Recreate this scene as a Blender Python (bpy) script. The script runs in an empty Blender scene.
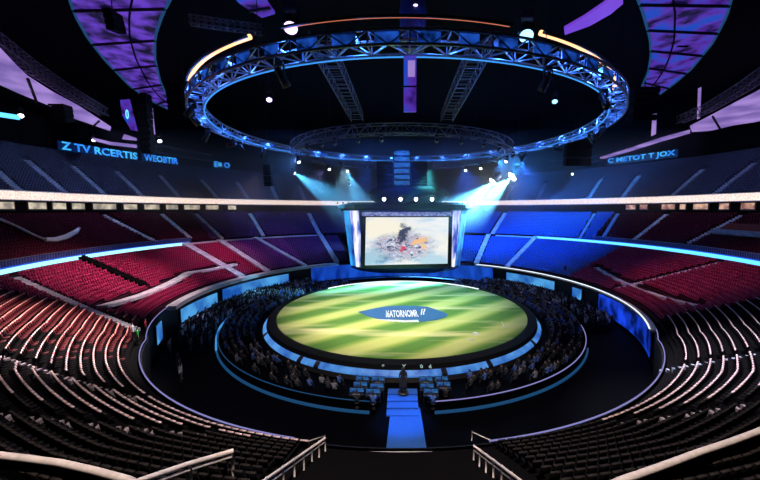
import bpy, math, random
import numpy as np
from mathutils import Vector, Matrix

random.seed(7)
rng = np.random.default_rng(7)
K = 0.75                       # one plan unit of the bowl in metres
YC = 68 * K                    # the arena centre lies this far in front of the camera
EYE = 20 * K
scene = bpy.context.scene
COL = scene.collection
PI = math.pi


def R(d):
    return d * PI / 180


def pol(r, th, z):
    """bowl coordinates (plan units, degrees from the side nearest the camera) to metres"""
    return (r * K * math.sin(R(th)), YC - r * K * math.cos(R(th)), z * K)


# ------------------------------------------------------------------ camera
cam_d = bpy.data.cameras.new('camera')
cam = bpy.data.objects.new('camera', cam_d)
COL.objects.link(cam)
FPX = 335.0
PITCH = math.atan(30 / FPX)
cam_d.sensor_width = 36
cam_d.lens = FPX / 760 * 36
cam_d.shift_x = -22 / 760
cam_d.clip_end = 500
cam_d.clip_start = 0.05
cam.location = (0, 0, EYE)
cam.rotation_euler = (PI / 2 - PITCH, 0, 0)
scene.camera = cam


def ray(px, py):
    x = (px - 402) / FPX
    y = -(py - 240) / FPX
    return np.array([x, math.cos(PITCH) + y * math.sin(PITCH), -math.sin(PITCH) + y * math.cos(PITCH)])


def at_z(px, py, z):
    d = ray(px, py)
    t = (z * K - EYE) / d[2]
    return (d[0] * t, d[1] * t, z * K)


def at_y(px, py, y):
    d = ray(px, py)
    t = y * K / d[1]
    return (d[0] * t, y * K, EYE + d[2] * t)


def at_cone(px, py, tier, lift=0.0):
    """point where the line of sight meets a tier of seats, lifted by some plan units"""
    r0, z0, r1, z1 = tier
    k = (z1 - z0) / (r1 - r0)
    d = ray(px, py)
    prev = None
    for i in range(1, 3000):
        t = i * 0.05
        p = d * t
        p[2] += EYE
        r = math.hypot(p[0], p[1] - YC) / K
        g = p[2] / K - lift - (z0 + k * (r - r0))
        if prev is not None and prev > 0 >= g:
            return tuple(p)
        prev = g
    return tuple(p)


def to_pixel(p):
    v = np.array([p[0], p[1], p[2] - EYE])
    d = v[1] * math.cos(PITCH) - v[2] * math.sin(PITCH)
    u = v[1] * math.sin(PITCH) + v[2] * math.cos(PITCH)
    if d < 0.1:
        return None
    return 402 + FPX * v[0] / d, 240 - FPX * u / d, d


# ------------------------------------------------------------------ materials
MATS = {}


def mat(name, col, rough=0.6, metal=0.0, emit=None, strength=0.0, vary=0.12, scale=3.0, col2=None, spec=0.5):
    m = bpy.data.materials.new(name)
    m.use_nodes = True
    nt = m.node_tree
    b = nt.nodes['Principled BSDF']
    b.inputs['Roughness'].default_value = rough
    b.inputs['Metallic'].default_value = metal
    b.inputs['Specular IOR Level'].default_value = spec
    b.inputs['Base Color'].default_value = (*col, 1)
    if vary > 0:
        tc = nt.nodes.new('ShaderNodeTexCoord')
        nz = nt.nodes.new('ShaderNodeTexNoise')
        nz.inputs['Scale'].default_value = scale
        nz.inputs['Detail'].default_value = 3
        rp = nt.nodes.new('ShaderNodeValToRGB')
        c2 = col2 or tuple(max(0, c * (1 - 2 * vary)) for c in col)
        rp.color_ramp.elements[0].color = (*c2, 1)
        rp.color_ramp.elements[0].position = 0.3
        rp.color_ramp.elements[1].color = (*col, 1)
        rp.color_ramp.elements[1].position = 0.65
        nt.links.new(tc.outputs['Object'], nz.inputs['Vector'])
        nt.links.new(nz.outputs['Fac'], rp.inputs['Fac'])
        nt.links.new(rp.outputs['Color'], b.inputs['Base Color'])
    if emit:
        b.inputs['Emission Color'].default_value = (*emit, 1)
        b.inputs['Emission Strength'].default_value = strength
    MATS[name] = m
    return m


mat('concrete_dark', (0.004, 0.0035, 0.004), 0.85, spec=0.03)
mat('concrete_maroon', (0.035, 0.006, 0.014), 0.85, spec=0.1)
mat('concrete_navy', (0.035, 0.045, 0.075), 0.85)
mat('concrete_pale', (0.62, 0.58, 0.56), 0.8)
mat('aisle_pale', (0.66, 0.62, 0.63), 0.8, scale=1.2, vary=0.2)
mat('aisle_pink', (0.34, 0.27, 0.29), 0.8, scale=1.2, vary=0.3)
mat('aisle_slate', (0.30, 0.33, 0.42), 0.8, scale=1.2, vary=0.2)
mat('floor_black', (0.0014, 0.0014, 0.0024), 0.6, spec=0.03)
mat('stage_floor', (0.10, 0.12, 0.2), 0.35)
mat('ramp_floor', (0.03, 0.13, 0.42), 0.5, vary=0.04)
mat('matte_black', (0.006, 0.006, 0.007), 0.8, spec=0.15)
mat('roof_black', (0.003, 0.003, 0.004), 0.95, spec=0.1)
mat('stair_black', (0.006, 0.005, 0.005), 0.7, spec=0.1)
mat('black_metal', (0.012, 0.012, 0.014), 0.45, 0.3)
mat('grey_metal', (0.30, 0.30, 0.34), 0.35, 0.7)
mat('truss_metal', (0.34, 0.36, 0.42), 0.35, 0.5)
mat('truss_panel', (0.35, 0.42, 0.65), 0.5, 0.1, scale=2, col2=(0.02, 0.03, 0.06))
mat('dark_truss', (0.16, 0.15, 0.18), 0.4, 0.6)
mat('rail_paint', (0.80, 0.70, 0.66), 0.35, 0.1)
mat('seat_red', (0.34, 0.010, 0.065), 0.5, spec=0.2)
mat('seat_maroon', (0.085, 0.006, 0.018), 0.6, spec=0.12)
mat('seat_dark_red', (0.065, 0.003, 0.006), 0.6, spec=0.2)
mat('seat_glint_salmon', (0.85, 0.30, 0.25), 0.35)  # reddish light caught on seat top edges, put into the colour
mat('seat_blue_lit', (0.04, 0.10, 0.36), 0.5)  # blue stage light put into the seat colour
mat('seat_plum_lit', (0.24, 0.03, 0.20), 0.5)  # purple cast of the blue light put into the seat colour
mat('seat_plum_lit_dark', (0.10, 0.02, 0.12), 0.5)  # same purple light cast, darker, for the middle tier and far left
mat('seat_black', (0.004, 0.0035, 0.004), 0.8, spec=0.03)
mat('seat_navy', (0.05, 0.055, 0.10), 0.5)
mat('seat_glint', (0.80, 0.55, 0.54), 0.35)  # light glinting on seat top edges, put into the colour
mat('seat_trim_red', (0.50, 0.022, 0.09), 0.45, spec=0.2)
mat('railing_navy', (0.05, 0.05, 0.22), 0.6, scale=9, col2=(0.004, 0.004, 0.02))
mat('seat_trim_black', (0.022, 0.018, 0.017), 0.6, spec=0.08)
mat('cloth_dark', (0.02, 0.022, 0.03), 0.9)
mat('cloth_grey', (0.16, 0.17, 0.2), 0.9)
mat('cloth_white', (0.75, 0.75, 0.78), 0.85)
mat('cloth_blue', (0.05, 0.12, 0.4), 0.9)
mat('cloth_green', (0.03, 0.55, 0.10), 0.8)
mat('cloth_red', (0.5, 0.03, 0.05), 0.9)
mat('skin', (0.45, 0.27, 0.19), 0.6)
mat('hair', (0.02, 0.015, 0.012), 0.7)
mat('plastic_black', (0.015, 0.015, 0.017), 0.35)
mat('white_gloss', (0.85, 0.85, 0.85), 0.3)


def led(name, col, strength, vary=0.0, scale=2.0, col2=None, stretch=None):
    """a light-giving surface; its pattern is the picture the LED shows"""
    m = bpy.data.materials.new(name)
    m.use_nodes = True
    nt = m.node_tree
    b = nt.nodes['Principled BSDF']
    b.inputs['Base Color'].default_value = (0.01, 0.01, 0.012, 1)
    b.inputs['Roughness'].default_value = 0.4
    b.inputs['Emission Color'].default_value = (*col, 1)
    b.inputs['Emission Strength'].default_value = strength
    if col2:
        tc = nt.nodes.new('ShaderNodeTexCoord')
        mp = nt.nodes.new('ShaderNodeMapping')
        mp.inputs['Scale'].default_value = stretch or (1, 1, 1)
        nz = nt.nodes.new('ShaderNodeTexNoise')
        nz.inputs['Scale'].default_value = scale
        nz.inputs['Detail'].default_value = 4
        rp = nt.nodes.new('ShaderNodeValToRGB')
        rp.color_ramp.elements[0].color = (*col2, 1)
        rp.color_ramp.elements[0].position = 0.38
        rp.color_ramp.elements[1].color = (*col, 1)
        rp.color_ramp.elements[1].position = 0.62
        nt.links.new(tc.outputs['Object'], mp.inputs['Vector'])
        nt.links.new(mp.outputs['Vector'], nz.inputs['Vector'])
        nt.links.new(nz.outputs['Fac'], rp.inputs['Fac'])
        nt.links.new(rp.outputs['Color'], b.inputs['Emission Color'])
    MATS[name] = m
    return m


led('led_cyan', (0.10, 0.50, 1.0), 2.0)
led('led_cyan_core', (0.35, 0.85, 1.0), 1.6)
led('led_edge', (0.05, 0.34, 0.95), 1.0)
led('led_blue', (0.01, 0.09, 0.75), 1.0)
led('led_white', (0.85, 0.92, 1.0), 1.4)
led('led_lavender', (0.42, 0.40, 0.95), 0.55)
led('led_lip', (0.12, 0.42, 1.0), 0.75, scale=0.5, col2=(0.02, 0.12, 0.55))
led('led_wall', (0.10, 0.45, 0.95), 0.8, scale=0.25, col2=(0.01, 0.10, 0.5))
led('led_wall_deep', (0.01, 0.07, 0.95), 0.9, scale=0.5, col2=(0.0, 0.004, 0.06))
led('led_stage_blue', (0.01, 0.10, 0.72), 0.8, scale=0.4, col2=(0.002, 0.025, 0.30), stretch=(1, 1, 0.35))
led('led_ring_low', (0.02, 0.16, 0.42), 0.35)
led('led_club', (1.0, 0.84, 0.74), 1.25, scale=5, col2=(0.75, 0.55, 0.47))
led('led_orange', (1.0, 0.52, 0.22), 1.9)
led('led_orange_dim', (1.0, 0.25, 0.10), 0.7)
led('led_purple', (0.17, 0.06, 0.72), 0.75, scale=0.5, col2=(0.004, 0.003, 0.03), stretch=(1, 1, 1))
led('led_halo_blue', (0.02, 0.10, 0.80), 0.6, scale=0.4, col2=(0.006, 0.004, 0.05), stretch=(1, 1, 1))
_r = [n for n in MATS['led_halo_blue'].node_tree.nodes if n.type == 'VALTORGB'][0].color_ramp
_e = _r.elements.new(0.50); _e.color = (0.14, 0.04, 0.62, 1)
led('led_violet', (0.26, 0.07, 0.90), 0.65)
led('led_truss', (0.02, 0.13, 0.80), 0.6, scale=0.9, col2=(0.0, 0.006, 0.05))
led('led_mauve', (0.50, 0.32, 0.86), 0.75, scale=0.2, col2=(0.22, 0.14, 0.5))
led('led_ribbon_ground', (0.0, 0.012, 0.09), 0.6)
led('led_letters', (0.06, 0.50, 1.0), 1.25, scale=0.6, col2=(0.02, 0.20, 0.95))
led('led_suite', (0.95, 0.82, 0.62), 0.75, scale=0.7, col2=(0.35, 0.30, 0.24))
led('led_suite_warm', (1.0, 0.60, 0.38), 0.75, scale=0.7, col2=(0.30, 0.10, 0.07))
led('lamp_white', (0.92, 0.97, 1.0), 7.0)
led('lamp_hot', (0.90, 0.98, 1.0), 40.0)
led('lamp_blue', (0.25, 0.65, 1.0), 3.0)
led('lamp_violet', (0.7, 0.5, 1.0), 3.0)
led('letters_white', (0.95, 0.97, 1.0), 0.95)
led('letters_pale', (0.6, 0.8, 0.7), 0.5)
led('monitor_glow', (0.05, 0.28, 0.7), 0.6, scale=3.0, col2=(0.01, 0.05, 0.25))


# ------------------------------------------------------------------ mesh building
class MB:
    def __init__(self):
        self.v, self.f, self.m, self.smooth = [], [], [], []

    def add(self, vs, fs, mi=0, smooth=False):
        o = len(self.v)
        self.v.extend([tuple(p) for p in vs])
        for f in fs:
            self.f.append(tuple(i + o for i in f))
            self.m.append(mi)
            self.smooth.append(smooth)
        return self

    def box(self, c, s, mi=0, rz=0.0, rx=0.0, M=None):
        hx, hy, hz = s[0] / 2, s[1] / 2, s[2] / 2
        M = M or (Matrix.Translation(c) @ Matrix.Rotation(rz, 4, 'Z') @ Matrix.Rotation(rx, 4, 'X'))
        vs = [M @ Vector((x, y, z)) for x in (-hx, hx) for y in (-hy, hy) for z in (-hz, hz)]
        return self.add(vs, [(0, 1, 3, 2), (4, 6, 7, 5), (0, 4, 5, 1), (2, 3, 7, 6), (0, 2, 6, 4), (1, 5, 7, 3)], mi)

    def tube(self, pts, r, n=6, mi=0, closed=False, caps=True):
        pts = [Vector(p) for p in pts]
        N = len(pts)
        vs, fs = [], []
        for i, p in enumerate(pts):
            if closed:
                t = pts[(i + 1) % N] - pts[i - 1]
            else:
                t = pts[min(i + 1, N - 1)] - pts[max(i - 1, 0)]
            t.normalize()
            a = Vector((0, 0, 1)) if abs(t.z) < 0.95 else Vector((1, 0, 0))
            u = t.cross(a).normalized()
            w = u.cross(t)
            rr = r[i] if isinstance(r, (list, tuple)) else r
            for k in range(n):
                ang = 2 * PI * (k + 0.5) / n
                vs.append(p + u * rr * math.cos(ang) + w * rr * math.sin(ang))
        for i in range(N if closed else N - 1):
            j = (i + 1) % N
            for k in range(n):
                l = (k + 1) % n
                fs.append((i * n + k, i * n + l, j * n + l, j * n + k))
        if caps and not closed:
            fs.append(tuple(range(n)))
            fs.append(tuple(range((N - 1) * n, N * n))[::-1])
        return self.add(vs, fs, mi, n > 5)

    def revolve(self, prof, th0, th1, n, mi=0, rfun=None, close=False, smooth=False, mis=None):
        """profile [(r, z)] in plan units swept round the arena centre between two azimuths; close=True closes the profile"""
        vs, fs = [], []
        P = len(prof)
        full = abs(th1 - th0) >= 359.9
        cols = n if full else n + 1
        for i in range(cols):
            th = th0 + (th1 - th0) * i / n
            for r, z in prof:
                vs.append(pol(rfun(r, th) if rfun else r, th, z))
        base = len(self.v)
        self.v.extend(vs)
        for i in range(n):
            j = (i + 1) % cols
            for k in range(P if close else P - 1):
                l = (k + 1) % P
                self.f.append((base + i * P + k, base + j * P + k, base + j * P + l, base + i * P + l))
                self.m.append(mis[k] if mis else mi)
                self.smooth.append(smooth)
        if close and not full:
            self.f.append(tuple(base + k for k in range(P)))
            self.m.append(mi); self.smooth.append(False)
            self.f.append(tuple(base + n * P + k for k in range(P))[::-1])
            self.m.append(mi); self.smooth.append(False)
        return self

    def lathe(self, prof, c, n=24, mi=0, smooth=True, M=None):
        vs, fs = [], []
        P = len(prof)
        for i in range(n):
            a = 2 * PI * i / n
            for r, z in prof:
                p = Vector((r * math.cos(a), r * math.sin(a), z))
                vs.append((M @ p) if M else (p + Vector(c)))
        for i in range(n):
            j = (i + 1) % n
            for k in range(P - 1):
                fs.append((i * P + k, j * P + k, j * P + k + 1, i * P + k + 1))
        return self.add(vs, fs, mi, smooth)

    def prism(self, poly, thick, mi=0):
        """polygon of 3D points given a thickness upwards (metres)"""
        n = len(poly)
        vs = [tuple(p) for p in poly] + [(p[0], p[1], p[2] + thick) for p in poly]
        fs = [tuple(range(n))[::-1], tuple(range(n, 2 * n))]
        for i in range(n):
            j = (i + 1) % n
            fs.append((i, j, n + j, n + i))
        return self.add(vs, fs, mi)

    def mesh(self, name, mats):
        me = bpy.data.meshes.new(name)
        me.from_pydata(self.v, [], self.f)
        for m in ([mats] if isinstance(mats, str) else mats):
            me.materials.append(MATS[m])
        me.polygons.foreach_set('material_index', self.m)
        me.polygons.foreach_set('use_smooth', self.smooth)
        me.update()
        return me

    def build(self, name, mats, parent=None, origin=None):
        me = self.mesh(name, mats)
        if origin is not None and parent is None:
            me.transform(Matrix.Translation(-Vector(origin)))
        o = bpy.data.objects.new(name, me)
        COL.objects.link(o)
        if origin is not None and parent is None:
            o.location = origin
        if parent is not None:
            o.parent = parent
            if origin is not None:        # vertices were given in world space, the parent stands unrotated at origin
                me.transform(Matrix.Translation(-Vector(origin)))
        return o


def tag(o, label=None, cat=None, group=None, kind=None):
    if label: o['label'] = label
    if cat: o['category'] = cat
    if group: o['group'] = group
    if kind: o['kind'] = kind
    return o


def empty(name, loc, label, cat, group=None, rz=0.0):
    o = bpy.data.objects.new(name, None)
    o.empty_display_size = 0.2
    COL.objects.link(o)
    o.location = loc
    o.rotation_euler.z = rz
    return tag(o, label, cat, group)


def copy_tree(o, parent=None):
    c = o.copy()
    COL.objects.link(c)
    if parent is not None:
        c.parent = parent
    for ch in list(o.children):
        copy_tree(ch, c)
    return c


def structure(o):
    o['kind'] = 'structure'
    return o


def text_mesh(s, size=1.0, extrude=0.0, align='CENTER'):
    cu = bpy.data.curves.new('lettering', 'FONT')
    cu.body = s
    cu.size = size
    cu.extrude = extrude
    cu.offset = 0.025
    cu.align_x = align
    cu.align_y = 'CENTER'
    cu.resolution_u = 2
    o = bpy.data.objects.new('lettering', cu)
    COL.objects.link(o)
    bpy.context.view_layer.update()
    me = bpy.data.meshes.new_from_object(o)
    bpy.data.objects.remove(o)
    me.materials.clear()
    return me


# ------------------------------------------------------------------ the bowl
LOW = (42, 3, 62, 11)
MID = (62.6, 11.2, 73, 19)
UPP = (73.4, 23.6, 87, 35)
KINKS = (-64, -36, -17, 0, 17, 36, 64)


def front(th):
    """the pit wall bulges towards the near stairs"""
    return 42 + 3.5 * max(0.0, math.cos(R(min(90, abs(th) * 90 / 52)))) ** 0.8


def rbend(r, th):
    """rows of the near blocks run straight between their aisles"""
    fr = front(th)
    r = fr + (r - 42) * (62 - fr) / 20
    for a, b in zip(KINKS, KINKS[1:]):
        if a <= th <= b:
            h = (b - a) / 2
            sag = r - r * math.cos(R(h)) / math.cos(R(th - (a + b) / 2))
            w = max(0.0, min(1.0, (r - 46) / 4))
            return r - 0.35 * w * sag
    return r


def steps(tier, n, drop=None):
    r0, z0, r1, z1 = tier
    prof = []
    for i in range(n):
        ra, rb = r0 + (r1 - r0) * i / n, r0 + (r1 - r0) * (i + 1) / n
        z = z0 + (z1 - z0) * i / n
        prof += [(ra, z), (rb, z)]
    prof.append((r1, z1))
    return prof


NLOW, NMID, NUPP = 19, 16, 20
NFAR = 22                      # the lower tier has finer rows in the far blocks
NEAR = (45.6, 3, 62, 11)       # slope of the lower tier beside the central stairs


def tier_parts(name, tier, n, th0, th1, m, cols, rfun=None):
    b = MB().revolve(steps(tier, n), th0, th1, cols, rfun=rfun)
    return structure(b.build(name, m))


tier_parts('lower_terrace', LOW, NFAR, -158, -64, 'concrete_maroon', 94)
tier_parts('lower_terrace', LOW, NFAR, 64, 158, 'concrete_maroon', 94)
tier_parts('lower_terrace', LOW, NLOW, -64, 64, 'concrete_dark', 256, rbend)
tier_parts('middle_terrace', MID, NMID, -166, -62, 'concrete_maroon', 104)
tier_parts('middle_terrace', MID, NMID, 62, 166, 'concrete_maroon', 104)
tier_parts('upper_terrace', UPP, NUPP, 66, 294, 'concrete_navy', 228)
structure(MB().revolve([(62, 7), (62, 11.2), (62.6, 11.2)], 62, 298, 236).build('wall_balcony', 'concrete_dark'))
structure(MB().revolve([(62.2, 5), (62.2, 11)], -64, 64, 64).build('wall_rear', 'concrete_dark'))
structure(MB().revolve([(73, 19), (75, 19), (75, 23.4), (73.0, 23.4), (73.0, 23.7), (73.4, 23.6)], 62, 298, 236).build('wall_club', 'concrete_dark'))
structure(MB().revolve([(87, 35), (88, 35), (88.5, 52)], 0, 360, 180).build('wall_upper', 'roof_black'))
structure(MB().revolve([(0.01, 52), (88.5, 52)], 0, 360, 120).build('ceiling', 'roof_black'))
# pit
structure(MB().revolve([(0.01, -2), (46.5, -2)], 0, 360, 120).build('floor', 'floor_black'))
structure(MB().revolve([(42, -2), (42, 3.0), (42.4, 3.0)], 54, 306, 200).build('wall_pit', 'black_metal'))
structure(MB().revolve([(41.9, -2), (41.9, 3.0), (42.3, 3.0)], -56, 56, 80, rfun=lambda r, t: r - 42 + front(t)).build('wall_front', 'black_metal'))
structure(MB().revolve([(40.7, 2.75), (40.7, 3.45), (42.4, 3.45), (42.4, 2.75)], -151, -74, 90, close=True).build('trim_1', 'concrete_pale'))
structure(MB().revolve([(41.4, 2.8), (41.4, 3.15), (42.2, 3.15), (42.2, 2.8)], 58, 147, 90, close=True).build('trim_2', 'concrete_pale'))

tag(MB().tube([pol(front(t) + 0.1, t, 3.3) for t in range(-74, -8, 2)], 0.045).build('led_handrail', 'led_lavender'),
    'thin lavender lit rail curving along the front wall left of the stairs', 'handrail')
tag(MB().tube([pol(front(t) + 0.1, t, 3.3) for t in range(8, 59, 2)], 0.045).build('led_handrail', 'led_lavender'),
    'thin lavender lit rail curving along the front wall right of the stairs', 'handrail')
tag(MB().tube([pol(41.3, t, 3.3) for t in range(58, 148, 2)], 0.075).build('led_edge', 'led_white'),
    'white lit edge along the right pit wall below the maroon seats', 'led strip')

# aisles: (tier, (r, azimuth) start, end, width in metres, material)
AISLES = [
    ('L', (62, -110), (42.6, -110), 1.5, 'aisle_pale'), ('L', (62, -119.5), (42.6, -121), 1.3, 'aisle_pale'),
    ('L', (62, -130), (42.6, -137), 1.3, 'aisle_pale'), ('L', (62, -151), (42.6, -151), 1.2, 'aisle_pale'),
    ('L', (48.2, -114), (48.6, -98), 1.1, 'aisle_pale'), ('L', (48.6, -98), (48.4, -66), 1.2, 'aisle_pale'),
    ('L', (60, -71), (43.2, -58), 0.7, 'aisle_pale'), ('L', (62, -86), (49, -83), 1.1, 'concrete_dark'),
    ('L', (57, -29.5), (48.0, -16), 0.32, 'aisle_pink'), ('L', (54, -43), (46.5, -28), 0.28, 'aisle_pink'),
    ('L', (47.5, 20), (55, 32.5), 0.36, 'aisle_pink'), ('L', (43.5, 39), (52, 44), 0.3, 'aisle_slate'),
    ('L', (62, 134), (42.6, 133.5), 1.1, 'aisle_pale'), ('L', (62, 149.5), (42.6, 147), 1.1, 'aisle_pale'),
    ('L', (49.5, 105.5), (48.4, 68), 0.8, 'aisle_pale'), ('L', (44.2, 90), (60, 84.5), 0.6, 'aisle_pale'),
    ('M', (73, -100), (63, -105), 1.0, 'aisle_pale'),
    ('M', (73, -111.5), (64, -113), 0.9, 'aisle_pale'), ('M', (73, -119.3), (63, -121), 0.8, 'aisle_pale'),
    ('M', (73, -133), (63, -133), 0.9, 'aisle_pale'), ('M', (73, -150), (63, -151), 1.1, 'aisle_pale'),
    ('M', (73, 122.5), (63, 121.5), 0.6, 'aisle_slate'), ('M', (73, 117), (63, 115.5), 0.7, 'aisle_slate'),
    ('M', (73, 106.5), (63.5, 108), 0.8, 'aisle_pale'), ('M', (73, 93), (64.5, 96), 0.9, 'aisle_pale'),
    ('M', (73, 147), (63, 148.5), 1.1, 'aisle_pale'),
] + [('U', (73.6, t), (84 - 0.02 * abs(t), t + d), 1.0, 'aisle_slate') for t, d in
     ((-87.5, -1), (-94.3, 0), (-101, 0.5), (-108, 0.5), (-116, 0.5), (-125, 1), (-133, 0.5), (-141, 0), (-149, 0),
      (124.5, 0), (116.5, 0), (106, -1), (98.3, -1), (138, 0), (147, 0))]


def in_aisle(tier, r, th):
    for t, a, b, w, _ in AISLES:
        if t != tier:
            continue
        pa = np.array(pol(a[0], a[1], 0)[:2]); pb = np.array(pol(b[0], b[1], 0)[:2]); p = np.array(pol(r, th, 0)[:2])
        d = pb - pa
        u = max(0, min(1, (p - pa) @ d / (d @ d)))
        if np.linalg.norm(p - pa - u * d) < w / 2 + 0.3:
            return True
    return False


TIERS = {'L': (LOW, NLOW), 'M': (MID, NMID), 'U': (UPP, NUPP)}


def aisle(t, a, b, w, m):
    (r0, z0, r1, z1), n = TIERS[t]
    dz, dr = (z1 - z0) / n, (r1 - r0) / n
    pa, pb = np.array(pol(*a, 0)), np.array(pol(*b, 0))
    L = np.linalg.norm(pb - pa)
    side = np.array([-(pb - pa)[1], (pb - pa)[0], 0]) / L * w / 2
    k = max(2, int(L / 0.38))
    mb = MB()
    M = []
    for i in range(k):
        q = []
        rm = None
        for u in (i / k, (i + (1 if w > 0.4 else 0.5)) / k):
            q.append(pa + (pb - pa) * u)
        mid = (q[0] + q[1]) / 2
        rm = math.hypot(mid[0], mid[1] - YC) / K
        th = math.degrees(math.atan2(mid[0], -(mid[1] - YC)))
        if t == 'L' and abs(th) < 52:
            rm = 42 + (rm - front(th)) * 20 / (62 - front(th))
        z = (z0 + (z1 - z0) * (rm - r0) / (r1 - r0) + dz * 0.18) * K + (0.28 if w > 1.0 and t == 'L' else 0.0)
        poly = [q[0] - side, q[1] - side, q[1] + side, q[0] + side]
        mb.prism([(p[0], p[1], z - 0.35) for p in poly], 0.35)
    return structure(mb.build('aisle_steps', m))


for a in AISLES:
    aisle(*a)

# ------------------------------------------------------------------ seats
# one seat: pan, backrest, trim; local frame: x along the row, y towards the arena, z up
def seat_boxes():
    pan = MB().box((0, 0.04, 0.43), (0.46, 0.44, 0.07))
    back = MB().box((0, -0.19, 0.68), (0.46, 0.06, 0.46), rx=0.2)
    trim = MB().box((0, -0.25, 0.93), (0.48, 0.11, 0.06))  # edge cap; its pale colours in near rows stand in for glints
    leg = MB().box((0, -0.10, 0.21), (0.10, 0.16, 0.42))
    return pan, back, trim, leg


pan, back, trim, leg = seat_boxes()
SV = np.array(pan.v + back.v + trim.v)
SF = []
SMI = []
o = 0
for k, b in enumerate((pan, back, trim)):
    for f in b.f:
        SF.append([i + o for i in f]); SMI.append(0 if k < 2 else 1)
    o += len(b.v)
SF = np.array(SF); SMI = np.array(SMI)

spots = []     # (tier, r, th, z, row, body, trim)
for t, tier, n, size in (('N', LOW, NLOW, 0.82), ('L', LOW, NFAR, 0.72), ('M', MID, NMID, 0.72), ('U', UPP, NUPP, 0.78)):
    r0, z0, r1, z1 = tier
    for i in range(n):
        if t == 'N' and i == 0 or t == 'L' and i in (0, NFAR - 1, NFAR - 2) or t == 'U' and i == n - 1:
            continue
        r = r0 + (r1 - r0) * (i + 0.62) / n
        z = z0 + (z1 - z0) * i / n
        lo, hi = {'N': (-64, 64), 'L': (-157, 157), 'M': (-165, 165), 'U': (-160, 160)}[t]
        step = math.degrees((0.47 if t == 'N' else 0.43) / (r * K))
        th = lo
        while th < hi:
            th += step
            if t == 'M' and abs(th) < 63 or t == 'U' and abs(th) < 68 or t == 'L' and abs(th) < 64.3 or t == 'N' and abs(th) > 63.7:
                continue
            rr = rbend(r, th) if t == 'N' else r
            if t == 'N' and abs(rr * math.sin(R(th))) < 6.6:
                continue
            p = pol(rr, th, z)
            px = to_pixel(p)
            if px is None or px[0] < -25 or px[0] > 785 or px[1] > 500:
                continue
            if in_aisle('L' if t == 'N' else t, rr, th):
                continue
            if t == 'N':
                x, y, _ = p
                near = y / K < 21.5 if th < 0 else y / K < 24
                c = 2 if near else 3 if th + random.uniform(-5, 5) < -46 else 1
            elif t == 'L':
                c = 6 if th > 108 else 8 if th < -138 else 7 if th < -121 else 0  # blocks by the stage take colours with the blue light put in
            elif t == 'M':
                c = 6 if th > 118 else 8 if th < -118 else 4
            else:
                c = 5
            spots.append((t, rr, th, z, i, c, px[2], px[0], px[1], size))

BODY = {0: ('seat_red', 'seat_trim_red'), 1: ('seat_black', 'seat_glint'), 2: ('seat_black', 'seat_trim_black'),
        3: ('seat_dark_red', 'seat_glint_salmon'), 6: ('seat_blue_lit', 'seat_blue_lit'), 7: ('seat_plum_lit', 'seat_plum_lit'), 8: ('seat_plum_lit_dark', 'seat_plum_lit_dark'), 4: ('seat_maroon', 'seat_maroon'), 5: ('seat_navy', 'seat_navy')}
inside = [s for s in spots if 4 < s[7] < 756 and s[8] < 478 and s[0] == 'N']
inside.sort(key=lambda s: s[6])
nearest = set(id(s) for s in inside[:296])
rest = [s for s in spots if id(s) not in nearest]
names = sorted({m for b in BODY.values() for m in b})
idx = {m: i for i, m in enumerate(names)}
nv, nf = len(SV), len(SF)
allv = np.empty((len(rest) * nv, 3)); allf = np.empty((len(rest) * nf, 4), dtype=np.int64); allm = np.empty(len(rest) * nf, dtype=np.int32)
for k, s in enumerate(rest):
    a = R(s[2])
    c_, s_ = math.cos(a), math.sin(a)
    p = pol(s[1], s[2], s[3])
    # local y points to the arena centre: (-sin, cos); local x along the row: (cos, sin)
    W_ = SV * s[9]
    allv[k * nv:(k + 1) * nv, 0] = W_[:, 0] * c_ - W_[:, 1] * s_ + p[0]
    allv[k * nv:(k + 1) * nv, 1] = W_[:, 0] * s_ + W_[:, 1] * c_ + p[1]
    allv[k * nv:(k + 1) * nv, 2] = W_[:, 2] + p[2]
    allf[k * nf:(k + 1) * nf] = SF + k * nv
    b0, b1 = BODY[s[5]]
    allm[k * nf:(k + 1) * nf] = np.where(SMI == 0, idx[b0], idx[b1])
me = bpy.data.meshes.new('stadium_seats')
me.vertices.add(len(allv)); me.vertices.foreach_set('co', allv.ravel())
me.loops.add(allf.size); me.loops.foreach_set('vertex_index', allf.ravel())
me.polygons.add(len(allf)); me.polygons.foreach_set('loop_start', np.arange(0, allf.size, 4)); me.polygons.foreach_set('loop_total', np.full(len(allf), 4))
for m in names:
    me.materials.append(MATS[m])
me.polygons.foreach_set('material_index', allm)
me.update(calc_edges=True); me.validate()
so = bpy.data.objects.new('stadium_seats', me)
COL.objects.link(so)
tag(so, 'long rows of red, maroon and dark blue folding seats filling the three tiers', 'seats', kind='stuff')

ORD = ['first', 'second', 'third', 'fourth', 'fifth', 'sixth', 'seventh', 'eighth', 'ninth', 'tenth', 'eleventh', 'twelfth', 'thirteenth',
       'fourteenth', 'fifteenth', 'sixteenth', 'seventeenth', 'eighteenth', 'nineteenth', 'twentieth']


def ordinal(n):
    if n < 20:
        return ORD[n]
    tens = ['', '', 'twenty', 'thirty', 'forty', 'fifty', 'sixty', 'seventy', 'eighty'][(n + 1) // 10]
    return tens + '-' + ORD[(n + 1) % 10 - 1] if (n + 1) % 10 else tens[:-1] + 'ieth'


seat_meshes = {}


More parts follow.
